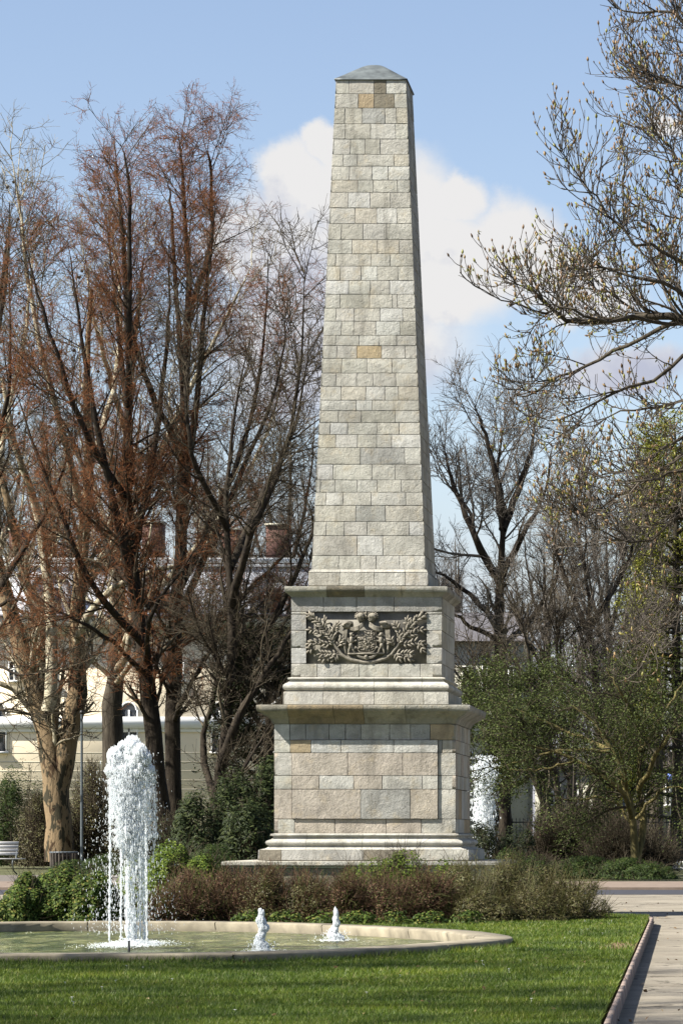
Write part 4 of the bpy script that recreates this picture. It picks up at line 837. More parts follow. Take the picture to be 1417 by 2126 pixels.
def shrub(name, label, spec, n, L, W, mat, seed, twigs=0, tl=(.3, .8), tmat='twig_brown', group=None, cat='shrub', sub=7, shell=(.6, 1.06), upb=0.0, spikes=0):
    r = np.random.default_rng(seed); lp = lumps_px(spec, r, sub); d = spec[0][3]
    root = thing(name, (np.mean([q[0] for q in lp]), d, -.02), label, cat, group)
    c, v = lump_pts(lp, n, r, shell); c[:, 2] = np.maximum(c[:, 2], .01)
    V, F = leaves(c, L, W, r, v+np.array([0, -.2, .5])); emit('foliage', V, [F], M[mat], root)
    if not twigs: return root
    # stems from the base outwards
    m_ = max(30, twigs); c2, v2 = lump_pts(lp, m_, r, (.7, 1.12)); 
    mains = [lp[k*(sub+1)] for k in range(len(spec))]; near = np.array([min(mains, key=lambda q: abs(q[0]-cx0))[:2] for cx0 in c2[:, 0]])
    b3 = np.column_stack([near[:, 0]+(c2[:, 0]-near[:, 0])*.45+r.normal(size=m_)*.05, near[:, 1]+(c2[:, 1]-near[:, 1])*.45, np.zeros(m_)])
    midp = b3*.5+c2*.5+np.column_stack([r.normal(size=m_)*.06, r.normal(size=m_)*.06, np.abs(r.normal(size=m_))*.08+.03]); tip = c2+np.column_stack([(c2-b3)[:, 0]*.12, (c2-b3)[:, 1]*.12, r.uniform(-.02, .1, m_)])
    pts = np.stack([b3, b3*.4+midp*.6, midp*.6+c2*.4, tip], 1); rad = np.tile(np.array([.009, .007, .005, .003])*(d/42)**.6, (m_, 1))
    parts = [tubes(pts, rad, 3)]
    if twigs:
        t2 = lv((pts, rad), twigs*7, (.35, 1), (20, 55), tl, .7, r, 3, .2, .04, .0028*(d/42)); parts.append(tubes(*t2, 3))
    V, F = join(parts); emit('stems', V, [F], M[tmat], root)
    return root
shrub('hedge_shrub', 'glossy green leafy bush at the far left behind the basin rim', [(60, 1822, 60, 44, .8), (135, 1800, 75, 44.4, .9), (200, 1812, 60, 44, .8)], 42000, .045, .030, 'leaf_hedge', 1, 40, shell=(.82, 1.03), sub=12)
shrub('hedge_shrub', 'taller yellow green leafy bush right of the big water jet', [(350, 1748, 55, 48.5, .9), (420, 1775, 50, 48.5, .8), (290, 1770, 50, 49, .8)], 22000, .045, .030, 'leaf_yellow', 2, 60, shell=(.75, 1.04))
shrub('hedge_shrub', 'green leafy mound in front of the platform, touching the pedestal foot', [(780, 1785, 85, 46.4, .8), (840, 1768, 75, 46.8, .7), (925, 1788, 65, 46.8, .6)], 20000, .045, .03, 'leaf_yellow', 3, 120)
shrub('twiggy_shrub', 'reddish brown twiggy shrub behind the basin, right after the big water jet', [(400, 1812, 70, 44, .8), (480, 1806, 62, 44.4, .8), (345, 1835, 45, 43.5, .6)], 13000, .024, .011, 'leaf_brown', 4, 700, (.12, .4), 'leaf_brown', 'brown shrubs behind the basin')
shrub('twiggy_shrub', 'brown and green twiggy shrub behind the nearer small jet', [(560, 1806, 70, 44.2, .8), (640, 1822, 60, 44, .8)], 12000, .026, .013, 'leaf_olive', 5, 550, (.12, .4), 'leaf_brown', 'brown shrubs behind the basin')
shrub('twiggy_shrub', 'reddish brown twiggy shrub below the green mound', [(720, 1815, 70, 43.8, .8), (800, 1825, 60, 43.6, .7), (890, 1812, 75, 44, .8)], 14000, .024, .011, 'leaf_brown', 6, 900, (.12, .42), 'leaf_brown', 'brown shrubs behind the basin')
shrub('juniper', 'bronze green spreading juniper at the right end of the bed by the lawn', [(975, 1785, 75, 44.5, 1.0), (1055, 1788, 85, 45, 1.0), (1130, 1800, 78, 45.2, 1.0), (1195, 1818, 68, 45.2, .9), (1100, 1850, 75, 44, .7), (1005, 1850, 75, 43.6, .7)], 30000, .05, .010, 'leaf_olive', 7, 900, (.12, .42), 'leaf_olive')
shrub('ivy', 'low green ivy creeping under the brown shrubs along the rim', [(520+i*75, 1890, 45, 42.2, .3) for i in range(7)], 5000, .04, .03, 'leaf_hedge', 8, 0, cat='ground plant')
shrub('juniper', 'dark green low juniper bank beyond the cross path', [(1120, 1785, 80, 90, 1.6), (1215, 1778, 90, 91, 1.6), (1300, 1782, 80, 90, 1.5), (1350, 1790, 55, 89, 1.2)], 26000, .10, .02, 'leaf_juniper', 9, 200, (.2, .5), 'twig_brown')
shrub('yew_bush', 'nearly black evergreen bush at the foot of the second fountain', [(1010, 1708, 50, 86, 1.2), (1070, 1716, 50, 87, 1.2)], 12000, .10, .03, 'leaf_dark', 10, 60)
shrub('juniper', 'flat mid green juniper right behind the platform corner', [(1060, 1765, 50, 80, 1.2), (1110, 1772, 40, 80, 1)], 9000, .09, .02, 'leaf_juniper', 13, 60)
shrub('bare_bush', 'leafless brown thicket in front of the iron fence, left part', [(1140, 1690, 60, 98, 1.6), (1200, 1660, 60, 99, 1.6)], 3000, .05, .02, 'leaf_brown', 14, 800, (.4, 1.1), 'twig_brown', 'bare bushes by the fence', sub=4)
shrub('bare_bush', 'leafless brown thicket in front of the iron fence, around the mossy trunks', [(1270, 1690, 60, 97, 1.6), (1350, 1720, 60, 98, 1.4)], 3000, .05, .02, 'leaf_dark', 15, 700, (.4, 1.1), 'twig_brown', 'bare bushes by the fence', sub=4)
shrub('rhododendron', 'large dark rhododendron bank left of the pedestal', [(420, 1640, 70, 104, 2), (490, 1600, 75, 105, 2), (560, 1590, 60, 106, 2), (520, 1660, 70, 102, 1.6)], 26000, .17, .05, 'leaf_rhodo', 16, 150, tmat='twig_brown')
shrub('conifer_bush', 'olive bush at the left edge before the yellow building', [(45, 1585, 60, 130, 2), (10, 1620, 50, 128, 2)], 16000, .13, .035, 'leaf_juniper', 17, 100)
shrub('bare_bush', 'brown thicket between the mottled trunk and the big jet', [(190, 1600, 60, 126, 2), (80, 1660, 55, 124, 1.6), (270, 1660, 50, 122, 1.6)], 16000, .08, .03, 'leaf_olive', 18, 800, (.4, 1.2), 'twig_brown', sub=5)
shrub('bare_bush', 'shaded brown thicket under the red budded trees', [(360, 1690, 60, 108, 1.6), (300, 1720, 45, 108, 1.4)], 8000, .08, .03, 'leaf_rhodo', 19, 400, (.3, 1.0), 'twig_brown', sub=5)
shrub('grass_tuft', 'green tufts on the bank behind the big jet', [(230, 1772, 60, 98, 1.4), (150, 1785, 50, 98, 1.4), (440, 1755, 60, 96, 1.2)], 12000, .12, .02, 'leaf_juniper', 20, 0, cat='ground plant')

# ------------------------------------------------------------------ grass
r = np.random.default_rng(5); NG = 520000
y = 19+ (48.2-19)*r.random(NG)**1.35; x0_, x1_ = (0-60-CX)*y/FPX, KXa if False else (-.80-(y-20.1)*.0174-.07)
x = x0_+(x1_-x0_)*r.random(NG)
from math import inf
# outside the basin
ang_pp = np.arctan2(pp[:, 1]-cen[1], pp[:, 0]-cen[0]); rad_pp = np.hypot(*(pp-cen).T); o_ = np.argsort(ang_pp)
ra = np.interp(np.arctan2(y-cen[1], x-cen[0]), ang_pp[o_], rad_pp[o_], period=2*np.pi); rr2 = np.hypot(x-cen[0], y-cen[1])
ok = rr2 > ra+.01
ok &= ~((y > 46.3) & (x > -1.6-(y-47.3)*.6))
bare = np.exp(-(((x+1.27)/.24)**2+((y-34.3)/1.7)**2)**2) ; ok &= r.random(NG) > bare*.93
ok &= ~((y > 42.5) & (x < -3.6))
x, y = x[ok], y[ok]; near_rim = (rr2[ok]-ra[ok] < .16)
n_ = len(x); clump = .5+.5*np.sin(x*3.1+np.sin(y*2.3)*2)*np.sin(y*1.7+x)
h = (.022+.028*r.random(n_))*(.8+.4*clump)*np.where(near_rim, 1.7, 1); wd = r.uniform(.0028, .0055, n_)*(y/25)
a = r.random(n_)*2*np.pi; lean = r.normal(size=(n_, 2))*.5
b = np.column_stack([x, y, np.full(n_, -.002)]); s_ = np.column_stack([np.cos(a)*wd, np.sin(a)*wd, np.zeros(n_)]); t_ = np.column_stack([lean[:, 0]*h, lean[:, 1]*h, h])
V = np.stack([b-s_, b+s_, b+t_], 1).reshape(-1, 3)
g = emit('grass', V, [np.arange(n_*3).reshape(-1, 3)], M['grass'], None, origin=(-5, 30, 0)); tag(g, 'short green lawn grass around the basin', 'grass', None, 'stuff')
# fallen leaves and litter on the lawn and the path edge
fl = np.random.default_rng(31); yl = fl.uniform(20, 56, 520); xl = fl.uniform(-8.5, .6, 520); keep = np.hypot(xl-cen[0], yl-cen[1]) > 6.2
c = np.column_stack([xl, yl, np.where(xl > KX(yl), -.09, .022)])[keep]; V, F = leaves(c, .045, .03, fl, np.tile([0, 0, 1.0], (len(c), 1)))
M['litter'] = island('dry_leaves', [(0, (.06, .035, .02)), (.6, (.16, .10, .05)), (1, (.28, .22, .13))], .8, .1)
tag(emit('fallen_leaves', V, [F], M['litter'], None, origin=(-4, 35, 0)), 'dry brown leaves scattered over lawn and path', 'leaf litter', None, 'stuff')
# daisies
dm = MB()
for i in range(8):
    a = i*math.pi/4; dm.add([(0, 0, .03), (math.cos(a-.3)*.012, math.sin(a-.3)*.012, .033), (math.cos(a+.3)*.012, math.sin(a+.3)*.012, .033)], [(0, 1, 2)])
dm.tube([(0, 0, 0), (.002, 0, .03)], .0015, 4); dm.ell((0, 0, .031), (.004, .004, .003), 6, 4)
d0 = None; rd = random.Random(4)
for i in range(26):
    yy = rd.uniform(20.3, 30); xx = rd.uniform((30-CX)*yy/FPX, KX(yy)-.3)
    if i > 16: yy = rd.uniform(34, 44); xx = rd.uniform(-2.1, -1.4)
    if yy > 28.8 and xx < -2.4: continue
    if d0 is None: d0 = dm.emit('daisy', M['white'], None, origin=(0, 0, 0)); tag(d0, 'tiny white daisy in the lawn grass', 'flower', 'daisies in the lawn'); o = d0
    else: o = d0.copy(); C.objects.link(o)
    o.location = (xx, yy, .01)

# ------------------------------------------------------------------ fountains
ico_v = []; t = (1+5**.5)/2
for q in ((-1,t,0),(1,t,0),(-1,-t,0),(1,-t,0),(0,-1,t),(0,1,t),(0,-1,-t),(0,1,-t),(t,0,-1),(t,0,1),(-t,0,-1),(-t,0,1)): ico_v.append(q)
ico_v = np.array(ico_v)/math.hypot(1, t)
ico_f = np.array([(0,11,5),(0,5,1),(0,1,7),(0,7,10),(0,10,11),(1,5,9),(5,11,4),(11,10,2),(10,7,6),(7,1,8),(3,9,4),(3,4,2),(3,2,6),(3,6,8),(3,8,9),(4,9,5),(2,4,11),(6,2,10),(8,6,7),(9,8,1)])
def drops(c, rad, r, stretch=1.6):
    n_ = len(c); s = np.column_stack([rad*r.uniform(.7, 1.2, n_), rad*r.uniform(.7, 1.2, n_), rad*r.uniform(min(.8, stretch*.6), stretch, n_)])
    V = c[:, None]+ico_v[None]*s[:, None]; F = (np.arange(n_)[:, None, None]*12+ico_f[None]).reshape(-1, 3); return V.reshape(-1, 3), F
def stream(x, y0, y1, d, n_, w, r, dd=0.0, lean=0.0):
    t_ = r.random(n_); y_ = y0+(y1-y0)*t_; c = np.array([P(x+lean*q, yy, d) for q, yy in zip(t_, y_)]); c[:, 1] += dd
    ww = w*(1.25-.55*t_)
    c[:, 0] += r.normal(size=n_)*ww*(.75+.35*np.sin(y_*.35+x)); c[:, 1] += r.normal(size=n_)*ww; return c
r = np.random.default_rng(9); DJ = 34.2
jet = thing('fountain_jet', P(268, 1955, DJ)*np.array([1, 1, 0])+np.array([0, 0, .012]), 'tall foaming white water jet falling in several streams into the basin', 'water jet')
cs1 = []; rs1 = []
heads = [(240, 1572, 17), (256, 1556, 15), (274, 1550, 19), (292, 1562, 15), (304, 1575, 12), (228, 1600, 10), (312, 1600, 10), (262, 1590, 22), (285, 1595, 22)]
for x, y_, hw in heads:
    n_ = 1500; v = r.normal(size=(n_, 3)); v /= np.linalg.norm(v, axis=1, keepdims=True); c = P(x, y_, DJ)+np.array([0, r.uniform(-.06, .06), 0]); s = hw*DJ/FPX
    cs1.append(c+v*s*r.uniform(.3, 1.06, (n_, 1))**.8*np.array([1, 1, 1.2])); rs1.append(r.uniform(.0018, .0055, n_))
for (x, y0, y1, n_, w_, dd, lean) in ((270, 1560, 1740, 3200, .07, 0, -2), (252, 1590, 1760, 1500, .045, -.06, -2), (290, 1580, 1800, 2200, .05, .05, 3), (238, 1590, 1700, 900, .035, 0, -3), (306, 1600, 1740, 700, .03, .0, 6),
        (266, 1720, 1950, 620, .014, 0, 0), (277, 1740, 1950, 620, .016, 0, 0), (289, 1760, 1950, 480, .013, .04, 1), (296, 1790, 1950, 600, .014, .05, 2), (276, 1890, 1950, 700, .028, 0, 0), (268, 1800, 1955, 500, .012, -.1, 0),
        (234, 1620, 1953, 1100, .0085, -.1, -3), (250, 1660, 1950, 850, .0085, .08, -2), (304, 1640, 1953, 850, .0085, -.05, 3), (318, 1600, 1740, 330, .018, 0, 6), (322, 1720, 1790, 60, .012, 0, -4)):
    n_ = int(n_*(1.9 if w_ > .03 else 1.3)); cs1.append(stream(x, y0, y1, DJ, n_, w_, r, dd, lean)); rs1.append(r.uniform(.0014, .0042, n_))
n_ = 3600; yy = 1600+340*r.random(n_)**.8; c = np.array([P(268+q, y_, DJ) for q, y_ in zip(r.normal(size=n_)*(26+(yy-1600)*.05), yy)]); c[:, 1] += r.normal(size=n_)*.14; cs1.append(c); rs1.append(r.uniform(.0012, .0032, n_))
core_ = MB(); rc = random.Random(2)
for x, y_, hw in heads:
    for _ in range(14):
        s = hw*DJ/FPX; q = np.array([rc.gauss(0, 1), rc.gauss(0, 1), rc.gauss(0, 1)]); q /= np.linalg.norm(q); k = rc.uniform(.18, .34)
        core_.ell(P(x, y_, DJ)+q*s*.68, (s*k, s*k, s*k*1.3), 8, 6)
for _ in range(230):
    t_ = rc.random()**1.3; x = 270+rc.gauss(0, 1)*(20-7*t_); y_ = 1580+190*t_; core_.ell(P(x, y_, DJ)+np.array([0, rc.gauss(0, .04), 0]), (rc.uniform(.006, .014),)*2+(rc.uniform(.03, .085),), 6, 5)
for _ in range(60):
    t_ = rc.random(); x = rc.choice((262, 269, 276, 284, 292))+rc.gauss(0, 1)*2.5; y_ = 1740+205*t_; core_.ell(P(x, y_, DJ)+np.array([0, rc.gauss(0, .03), 0]), (rc.uniform(.003, .007),)*2+(rc.uniform(.03, .09),), 6, 5)
core_.emit('plume', M['foam'], jet, True)
V, F = drops(np.vstack(cs1), np.concatenate(rs1), r, 7); emit('spray', V, [F], M['spray'], jet, True)
n_ = 5200; rr3 = np.abs(r.normal(size=n_)); aa = r.random(n_)*2*np.pi; cj = P(272, 1955, DJ)
c = np.column_stack([cj[0]+np.cos(aa)*rr3*.20, DJ+np.sin(aa)*rr3*.55, .015+np.abs(r.normal(size=n_))*.032*np.exp(-rr3*.7)]); V, F = drops(c, r.uniform(.003, .009, n_)*np.exp(-rr3*.25), r, .9); emit('splash', V, [F], M['foam'], jet, True)
MB().tube([P(268, 1956, DJ-.9)*np.array([1, 1, 0])+np.array([0, 0, -.05]), P(268, 1956, DJ-.9)*np.array([1, 1, 0])+np.array([0, 0, .085])], np.array([.014, .011]), 10).emit('nozzle', M['iron'], jet)
def small_jet(x, ytop, ybase, d, hw, label, seed):
    r = np.random.default_rng(seed); root = thing('fountain_jet', P(x, ybase, d)*np.array([1, 1, 0])+np.array([0, 0, .012]), label, 'water jet', 'small jets in the basin')
    n_ = 9000; t_ = r.random(n_)**.9; y_ = ytop+(ybase-ytop)*t_; s = hw*d/FPX; wv_ = s*((.42+.58*t_**.7) if seed == 5 else (.10+.90*t_**.95))*(1+.14*np.sin(t_*9+seed)+.08*np.sin(t_*31)); v = r.normal(size=(n_, 2)); v /= np.linalg.norm(v, axis=1, keepdims=True); q = r.random(n_)**.5
    zz = EYE-(y_-CY)*d/FPX; c = np.column_stack([P(x, ytop, d)[0]+v[:, 0]*wv_*q*(1+.35*np.sin(t_*13+2*v[:, 0]))+.010*np.sin(t_*7+seed), d+v[:, 1]*wv_*q, zz]); V, F = drops(c, r.uniform(.0018, .0042, n_), r, 5)
    c2 = np.column_stack([c[:400, 0]+r.normal(size=400)*s*.9, c[:400, 1]+r.normal(size=400)*s, np.abs(r.normal(size=400))*.05+.012]); V2, F2 = drops(c2, r.uniform(.002, .007, 400), r, 1.4)
    V, F = join([(V, F), (V2, F2)]); emit('spray', V, [F], M['spray'], root, True)
    cm = MB(); rc = random.Random(seed)
    for _ in range(110):
        t = rc.random(); w_ = s*((.42+.58*t**.7) if seed == 5 else (.10+.90*t**.95))*.5; cm.ell((P(x, ytop, d)[0]+rc.uniform(-1, 1)*w_+.010*math.sin(t*7+seed), d+rc.uniform(-1, 1)*w_, EYE-(ytop+(ybase-ytop)*t-CY)*d/FPX), (s*rc.uniform(.18, .32),)*2+(s*rc.uniform(.3, .7),), 7, 5)
    cm.emit('plume', M['spray'], root, True)
    n3 = 500; rr3 = np.abs(r.normal(size=n3)); aa = r.random(n3)*6.283; c = np.column_stack([P(x, ytop, d)[0]+np.cos(aa)*rr3*s*1.6, d+np.sin(aa)*rr3*s*4, np.full(n3, .016)]); V, F = drops(c, r.uniform(.003, .007, n3), r, .6); emit('splash', V, [F], M['foam'], root, True)
small_jet(543, 1890, 1971, 33.0-.6, 13, 'small foaming white jet, the left and nearer of the two low ones', 5)
small_jet(696, 1890, 1952, 35.8, 14, 'small white cone shaped jet, the right and farther of the two low ones', 6)
r = np.random.default_rng(19); D2 = 96
jet2 = thing('fountain_jet', P(1005, CY, D2)*np.array([1, 1, 0])+np.array([0, 0, -.12]), 'far white fountain column half hidden behind the right edge of the pedestal', 'water jet')
c_ = []; 
for (x, y0, y1, n_, w_) in ((1003, 1570, 1800, 5200, .15), (990, 1590, 1800, 2000, .10), (1018, 1585, 1800, 2000, .10)): c_.append(stream(x, y0, y1, D2, n_, w_, r))
c = np.vstack(c_); V, F = drops(c, r.uniform(.005, .014, len(c)), r, 6); emit('spray', V, [F], M['spray'], jet2, True)
MB().tube([(P(1005, CY, D2)[0], D2, -.13), (P(1005, CY, D2)[0], D2, .1)], .05, 8).emit('nozzle', M['iron'], jet2)

# ------------------------------------------------------------------ buildings
DB1 = 172
bld = thing('mansard_building', P(250, CY, DB1)*np.array([1, 1, 0])+np.array([0, 0, -.13]), 'pale yellow building with grey mansard roof behind the left trees', 'building')
def win(parent, x0, x1, y0, y1, d, arch=False, cross=True):
    f = MB(); t_ = 2.2
    f.pbox(x0-t_, x0, y0, y1, d-.12, d-.02); f.pbox(x1, x1+t_, y0, y1, d-.12, d-.02); f.pbox(x0-t_, x1+t_, y0-t_, y0, d-.121, d-.02) if not arch else None
    if cross: f.pbox((x0+x1)/2-1.6, (x0+x1)/2+1.6, y0, y1, d-.10, d-.03); f.pbox(x0, x1, y0+(y1-y0)*.38-1.6, y0+(y1-y0)*.38+1.6, d-.11, d-.03)
    if arch:
        a = P(x0, y0, d); b = P(x1, y0, d); rw = (b[0]-a[0])/2; cx_ = (a[0]+b[0])/2
        f.tube([(cx_-rw*math.cos(q), d-.07, a[2]+rw*math.sin(q)) for q in np.linspace(0, math.pi, 12)], .05, 6)
    o = f.emit('window', M['white'], parent)
    g = MB(); g.pbox(x0, x1, y0, y1, d-.04, d+.04)
    if arch:
        V = [(cx_, d-.04, a[2])]+[(cx_-rw*math.cos(q), d-.04, a[2]+rw*math.sin(q)) for q in np.linspace(0, math.pi, 13)]; g.add(V, [(0, i+1, i+2) for i in range(12)])
    g.emit('pane', M['glass'], o); MB().pbox(x0-5, x1+5, y1, y1+4, d-.3, d-.01).emit('sill', M['white'], o)
wb = MB().pbox(-500, 640, 1300, 1800, DB1, DB1+12)
wb.emit('wall', M['plaster'], bld)
rb = MB()
for y_ in range(1562, 1760, 19): rb.pbox(-500, 640, y_, y_+2, DB1-.012, DB1+.01)
rb.emit('rustication_groove', M['band'], bld)
MB().pbox(-505, 645, 1280, 1302, DB1-.8, DB1+.1).pbox(-505, 645, 1302, 1316, DB1-.35, DB1-.004).emit('cornice', M['band'], bld)
MB().pbox(-505, 645, 1275, 1281, DB1-.9, DB1-.3).emit('gutter', M['roof_dark'], bld)  # roof gutter along the eaves
MB().pbox(-505, 645, 1488, 1512, DB1-.25, DB1+.1).pbox(-505, 645, 1512, 1520, DB1-.1, DB1-.001).emit('string_course', M['white'], bld)
mr = MB(); a = P(-505, 1276, DB1); b = P(645, 1276, DB1); zt_ = P(0, 1168, DB1)[2]
mr.add([(a[0], DB1-.3, a[2]), (b[0], DB1-.3, a[2]), (b[0]-.3, DB1+1.3, zt_), (a[0]+.3, DB1+1.3, zt_), (b[0], DB1+12, a[2]), (b[0]-.3, DB1+11, zt_), (a[0], DB1+12, a[2]), (a[0]+.3, DB1+11, zt_)], [(0, 1, 2, 3), (1, 4, 5, 2), (3, 2, 5, 7), (6, 0, 3, 7)])
roof = mr.emit('roof', M['roof_grey'], bld)
MB().pbox(-500, 640, 1158, 1168, DB1+1.1, DB1+1.5).pbox(-500, 640, 1172, 1176, DB1+.95, DB1+1.3).emit('roof_edge', M['white'], roof)
for (x0, x1, y0, y1) in ((295, 335, 1085, 1165), (460, 498, 1100, 1165), (552, 598, 1090, 1165), (20, 50, 1100, 1165)):
    c = MB().pbox(x0, x1, y0, y1, DB1+3, DB1+4.2); c.emit('chimney', M['brick'], bld); MB().pbox(x0-3, x1+3, y0-4, y0, DB1+2.9, DB1+4.3).emit('chimney_cap', M['band'], bld)
for x in (105, 330, 560, -120):
    dr = MB(); y0, y1, hw = 1195, 1276, 42; d0 = DB1-.35; rw = hw*d0/FPX; cxx = P(x, 0, d0)[0]; zb = P(0, y1, d0)[2]; za = P(0, 1228, d0)[2]
    pr_ = [(cxx-rw, zb), (cxx-rw*.93, za)]+[(cxx-rw*.9*math.cos(q), za+rw*.82*math.sin(q)) for q in np.linspace(.15, math.pi-.15, 9)]+[(cxx+rw*.93, za), (cxx+rw, zb)]
    V = [(p, d0, q) for p, q in pr_]+[(p, d0+1.8, q) for p, q in pr_]; k = len(pr_)
    dr.add(V, [(i, i+1, i+1+k, i+k) for i in range(k-1)]); 
    for i in range(1, k-2): dr.add([V[0], V[i], V[i+1]], [(0, 1, 2)])
    dr.add([V[0], V[k-2], V[k-1]], [(0, 1, 2)])
    o = dr.emit('dormer', M['roof_grey'], bld)
    MB().tube([(cxx-rw*.92*math.cos(q), d0-.05, za+rw*.85*math.sin(q)) for q in np.linspace(.0, math.pi, 14)], .13, 6).pbox(x-hw, x-hw+9, 1228, 1276, d0-.1, d0+.1).pbox(x+hw-9, x+hw, 1228, 1276, d0-.1, d0+.1).emit('dormer_frame', M['roof_dark'], o)
    MB().pbox(x-22, x+22, 1222, 1272, d0-.06, d0+.02).emit('pane', M['glass'], o)
for (x0, x1, y0, y1, ar) in ((88, 110, 1375, 1412, False), (252, 284, 1474, 1560, True), (355, 380, 1375, 1412, False), (470, 495, 1375, 1412, False), (20, 40, 1375, 1412, False), (-20, 12, 1474, 1560, True), (440, 472, 1474, 1560, True), (560, 592, 1474, 1560, True)): win(bld, x0, x1, y0, y1, DB1, ar)
DB2 = 180
b2 = thing('grey_house', P(990, CY, DB2)*np.array([1, 1, 0])+np.array([0, 0, -.13]), 'grey cream house with dark roof seen between the pedestal and the lime tree', 'building')
MB().pbox(880, 1085, 1330, 1800, DB2, DB2+8).emit('wall', M['plaster_grey'], b2)
mr = MB(); a = P(872, 1332, DB2); b = P(1093, 1332, DB2); zt_ = P(0, 1262, DB2)[2]
mr.add([(a[0], DB2-.5, a[2]), (b[0], DB2-.5, a[2]), (b[0]-1, DB2+4, zt_), (a[0]+1, DB2+4, zt_), (b[0], DB2+8.5, a[2]), (a[0], DB2+8.5, a[2])], [(0, 1, 2, 3), (3, 2, 4, 5)]); mr.add([(a[0], DB2-.5, a[2]), (a[0]+1, DB2+4, zt_), (a[0], DB2+8.5, a[2])], [(0, 1, 2)]); mr.add([(b[0], DB2-.5, a[2]), (b[0]-1, DB2+4, zt_), (b[0], DB2+8.5, a[2])], [(0, 2, 1)])
mr.emit('roof', M['roof_dark'], b2)
MB().pbox(880, 1085, 1525, 1533, DB2-.2, DB2-.003).emit('string_course', M['roof_dark'], b2)
for x in (970, 1010, 1055): win(b2, x-9, x+9, 1385, 1440, DB2); win(b2, x-9, x+9, 1560, 1620, DB2)
b3 = thing('white_house', P(1300, CY, 215)*np.array([1, 1, 0])+np.array([0, 0, -.13]), 'pale house glimpsed through the twigs behind the iron fence', 'building')
MB().pbox(1110, 1460, 1590, 1800, 215, 225).emit('wall', M['plaster_grey'], b3); MB().pbox(1104, 1466, 1570, 1592, 214.6, 225.4).emit('roof', M['roof_dark'], b3)
for x in range(1140, 1450, 50): win(b3, x-8, x+8, 1630, 1670, 215)

# ------------------------------------------------------------------ street furniture
DF = 122
fn = thing('iron_fence', P(1230, CY, DF)*np.array([1, 1, 0])+np.array([0, 0, -.13]), 'black iron railing fence behind the bushes at right', 'fence')
fb = MB(); x_ = 1045
V0 = P(1040, 1700, DF); V1 = P(1700, 1700, DF)
for zz in (V0[2]-.12, .18): fb.box((V0[0], DF-.02, zz-.02), (V1[0], DF+.02, zz+.02))
fb.emit('rail', M['iron'], fn)
pk = MB()
xs = np.arange(V0[0], V1[0], .13)
for xx in xs: pk.box((xx-.011, DF-.011, -.1), (xx+.011, DF+.011, V0[2]-.02)); pk.add([(xx-.018, DF, V0[2]-.03), (xx+.018, DF, V0[2]-.03), (xx, DF, V0[2]+.06)], [(0, 1, 2)])
o = pk.emit('picket', M['iron'], fn)
for xx in np.arange(V0[0], V1[0], 2.4): MB().box((xx-.05, DF-.05, -.13), (xx+.05, DF+.05, V0[2]+.05)).box((xx-.07, DF-.07, V0[2]+.05), (xx+.07, DF+.07, V0[2]+.1)).emit('post', M['iron'], fn)
DL = 118
lp_ = thing('street_lamp', P(170, CY, DL)*np.array([1, 1, 0])+np.array([0, 0, -.13]), 'slim blue grey post right of the thick mottled trunk', 'street lamp')
b0 = P(170, CY, DL); zt_ = P(170, 1482, DL)[2]
MB().tube([(b0[0], DL, -.13), (b0[0], DL, zt_)], np.array([.05, .04]), 10).emit('pole', M['steel'], lp_)
MB().ell((b0[0], DL, zt_+.05), (.07, .07, .08), 12, 8).emit('post_cap', M['iron'], lp_)
DL = 100
lp2 = thing('garden_post', P(1293, CY, DL)*np.array([1, 1, 0])+np.array([0, 0, -.13]), 'thin pale blue post among the mossy trunks at right', 'post')
b0 = P(1293, CY, DL); MB().tube([(b0[0], DL, -.13), (b0[0]+.02, DL, P(0, 1600, DL)[2])], .035, 8).ell((b0[0]+.02, DL, P(0, 1600, DL)[2]), (.05, .05, .04)).emit('pole', M['steel'], lp2)
DS = 130
sg = thing('blue_sign', P(1392, CY, DS)*np.array([1, 1, 0])+np.array([0, 0, -.13]), 'small blue sign on a post behind the trunks at the right edge', 'sign')
MB().pbox(1385, 1400, 1606, 1624, DS, DS+.03).emit('board', M['blue'], sg); b0 = P(1392, CY, DS); MB().tube([(b0[0], DS+.06, -.13), (b0[0], DS+.06, P(0, 1608, DS)[2])], .03, 8).emit('pole', M['steel'], sg)
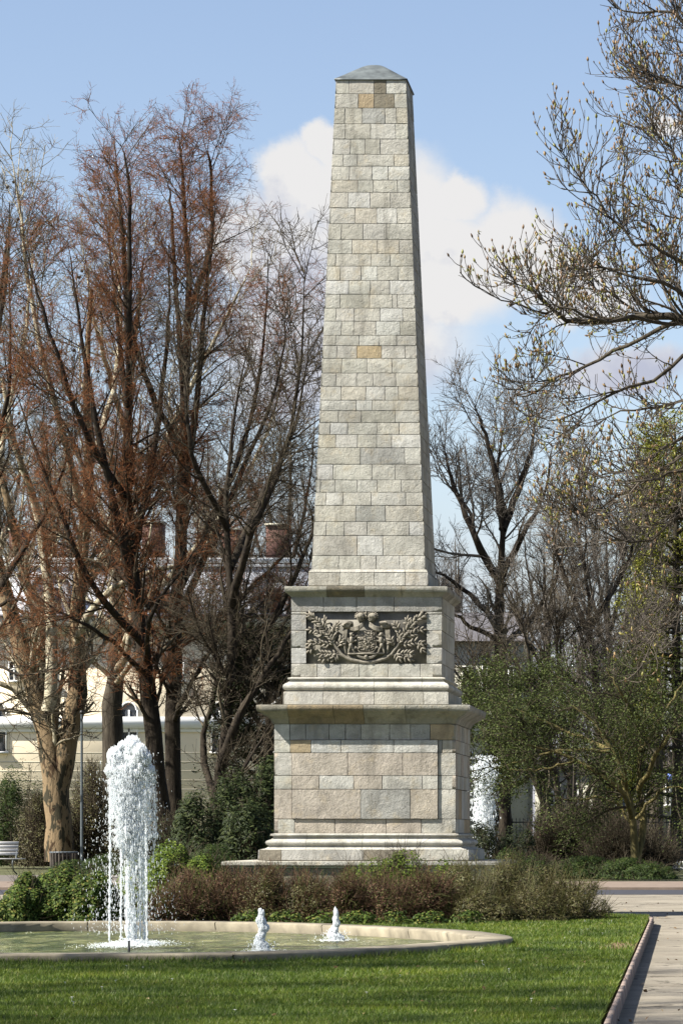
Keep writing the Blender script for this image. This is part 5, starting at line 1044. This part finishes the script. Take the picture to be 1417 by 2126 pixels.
# park bench, partly out of frame
DBn = 106; zg = -.1
bn = thing('park_bench', P(20, CY, DBn)*np.array([1, 1, 0])+np.array([0, 0, zg]), 'pale slatted bench with curved metal legs at the left edge', 'bench')
cx_ = P(-20, CY, DBn)[0]; L_ = 1.05
sb = MB()
for i in range(5): sb.box((cx_-L_, DBn-.25+i*.1, .37), (cx_+L_, DBn-.17+i*.1, .405))
sb.emit('seat', M['bench'], bn)
bb = MB()
for i in range(4): bb.box((cx_-L_, DBn+.27+i*.03, .50+i*.11), (cx_+L_-.25, DBn+.30+i*.03, .59+i*.11))
bb.emit('backrest', M['bench'], bn)
for s_ in (-.75, .75):
    MB().tube(resample([(cx_+s_, DBn+.42, .9), (cx_+s_, DBn+.27, .5), (cx_+s_, DBn+.15, .34), (cx_+s_, DBn-.22, .35), (cx_+s_, DBn-.28, .2), (cx_+s_, DBn-.1, .02), (cx_+s_, DBn+.35, -.08)], 20), .022, 7).emit('leg', M['steel'], bn)
DP = 103
pl = thing('slatted_planter', P(133, CY, DP)*np.array([1, 1, 0])+np.array([0, 0, -.1]), 'low dark slatted wooden planter before the mottled trunk', 'planter')
b0 = P(133, CY, DP); sb = MB()
for i in range(22):
    a = 2*math.pi*i/22; x, y = b0[0]+math.cos(a)*.36, DP+math.sin(a)*.36; sb.tube([(x, y, -.1), (x+math.cos(a)*.03, y+math.sin(a)*.03, .62)], .042, 4)
sb.emit('slat', M['wood'], pl); MB().tube([(b0[0]+math.cos(a)*.40, DP+math.sin(a)*.40, .6) for a in np.linspace(0, 2*math.pi, 25)], .03, 6, cap=False).emit('hoop', M['steel'], pl)
so = MB().tube([(b0[0], DP, .0), (b0[0], DP, .5)], .33, 16).emit('soil', M['soil'], pl)
for o in C.objects:
    if o.name.split('.')[0] in ('spray', 'splash'): o['kind'] = 'stuff'
# white flowers beside the lawn patch far right
fr_ = np.random.default_rng(8); nF = 500; c = np.column_stack([fr_.uniform(P(1290, 0, 100)[0], P(1500, 0, 100)[0], nF), fr_.uniform(97, 101, nF), fr_.uniform(.15, .35, nF)]); V, F = leaves(c, .07, .06, fr_)
o = emit('snowdrops', V, [F], M['white'], None); tag(o, 'drift of white spring flowers behind the dark juniper bank', 'flowers', None, 'stuff')
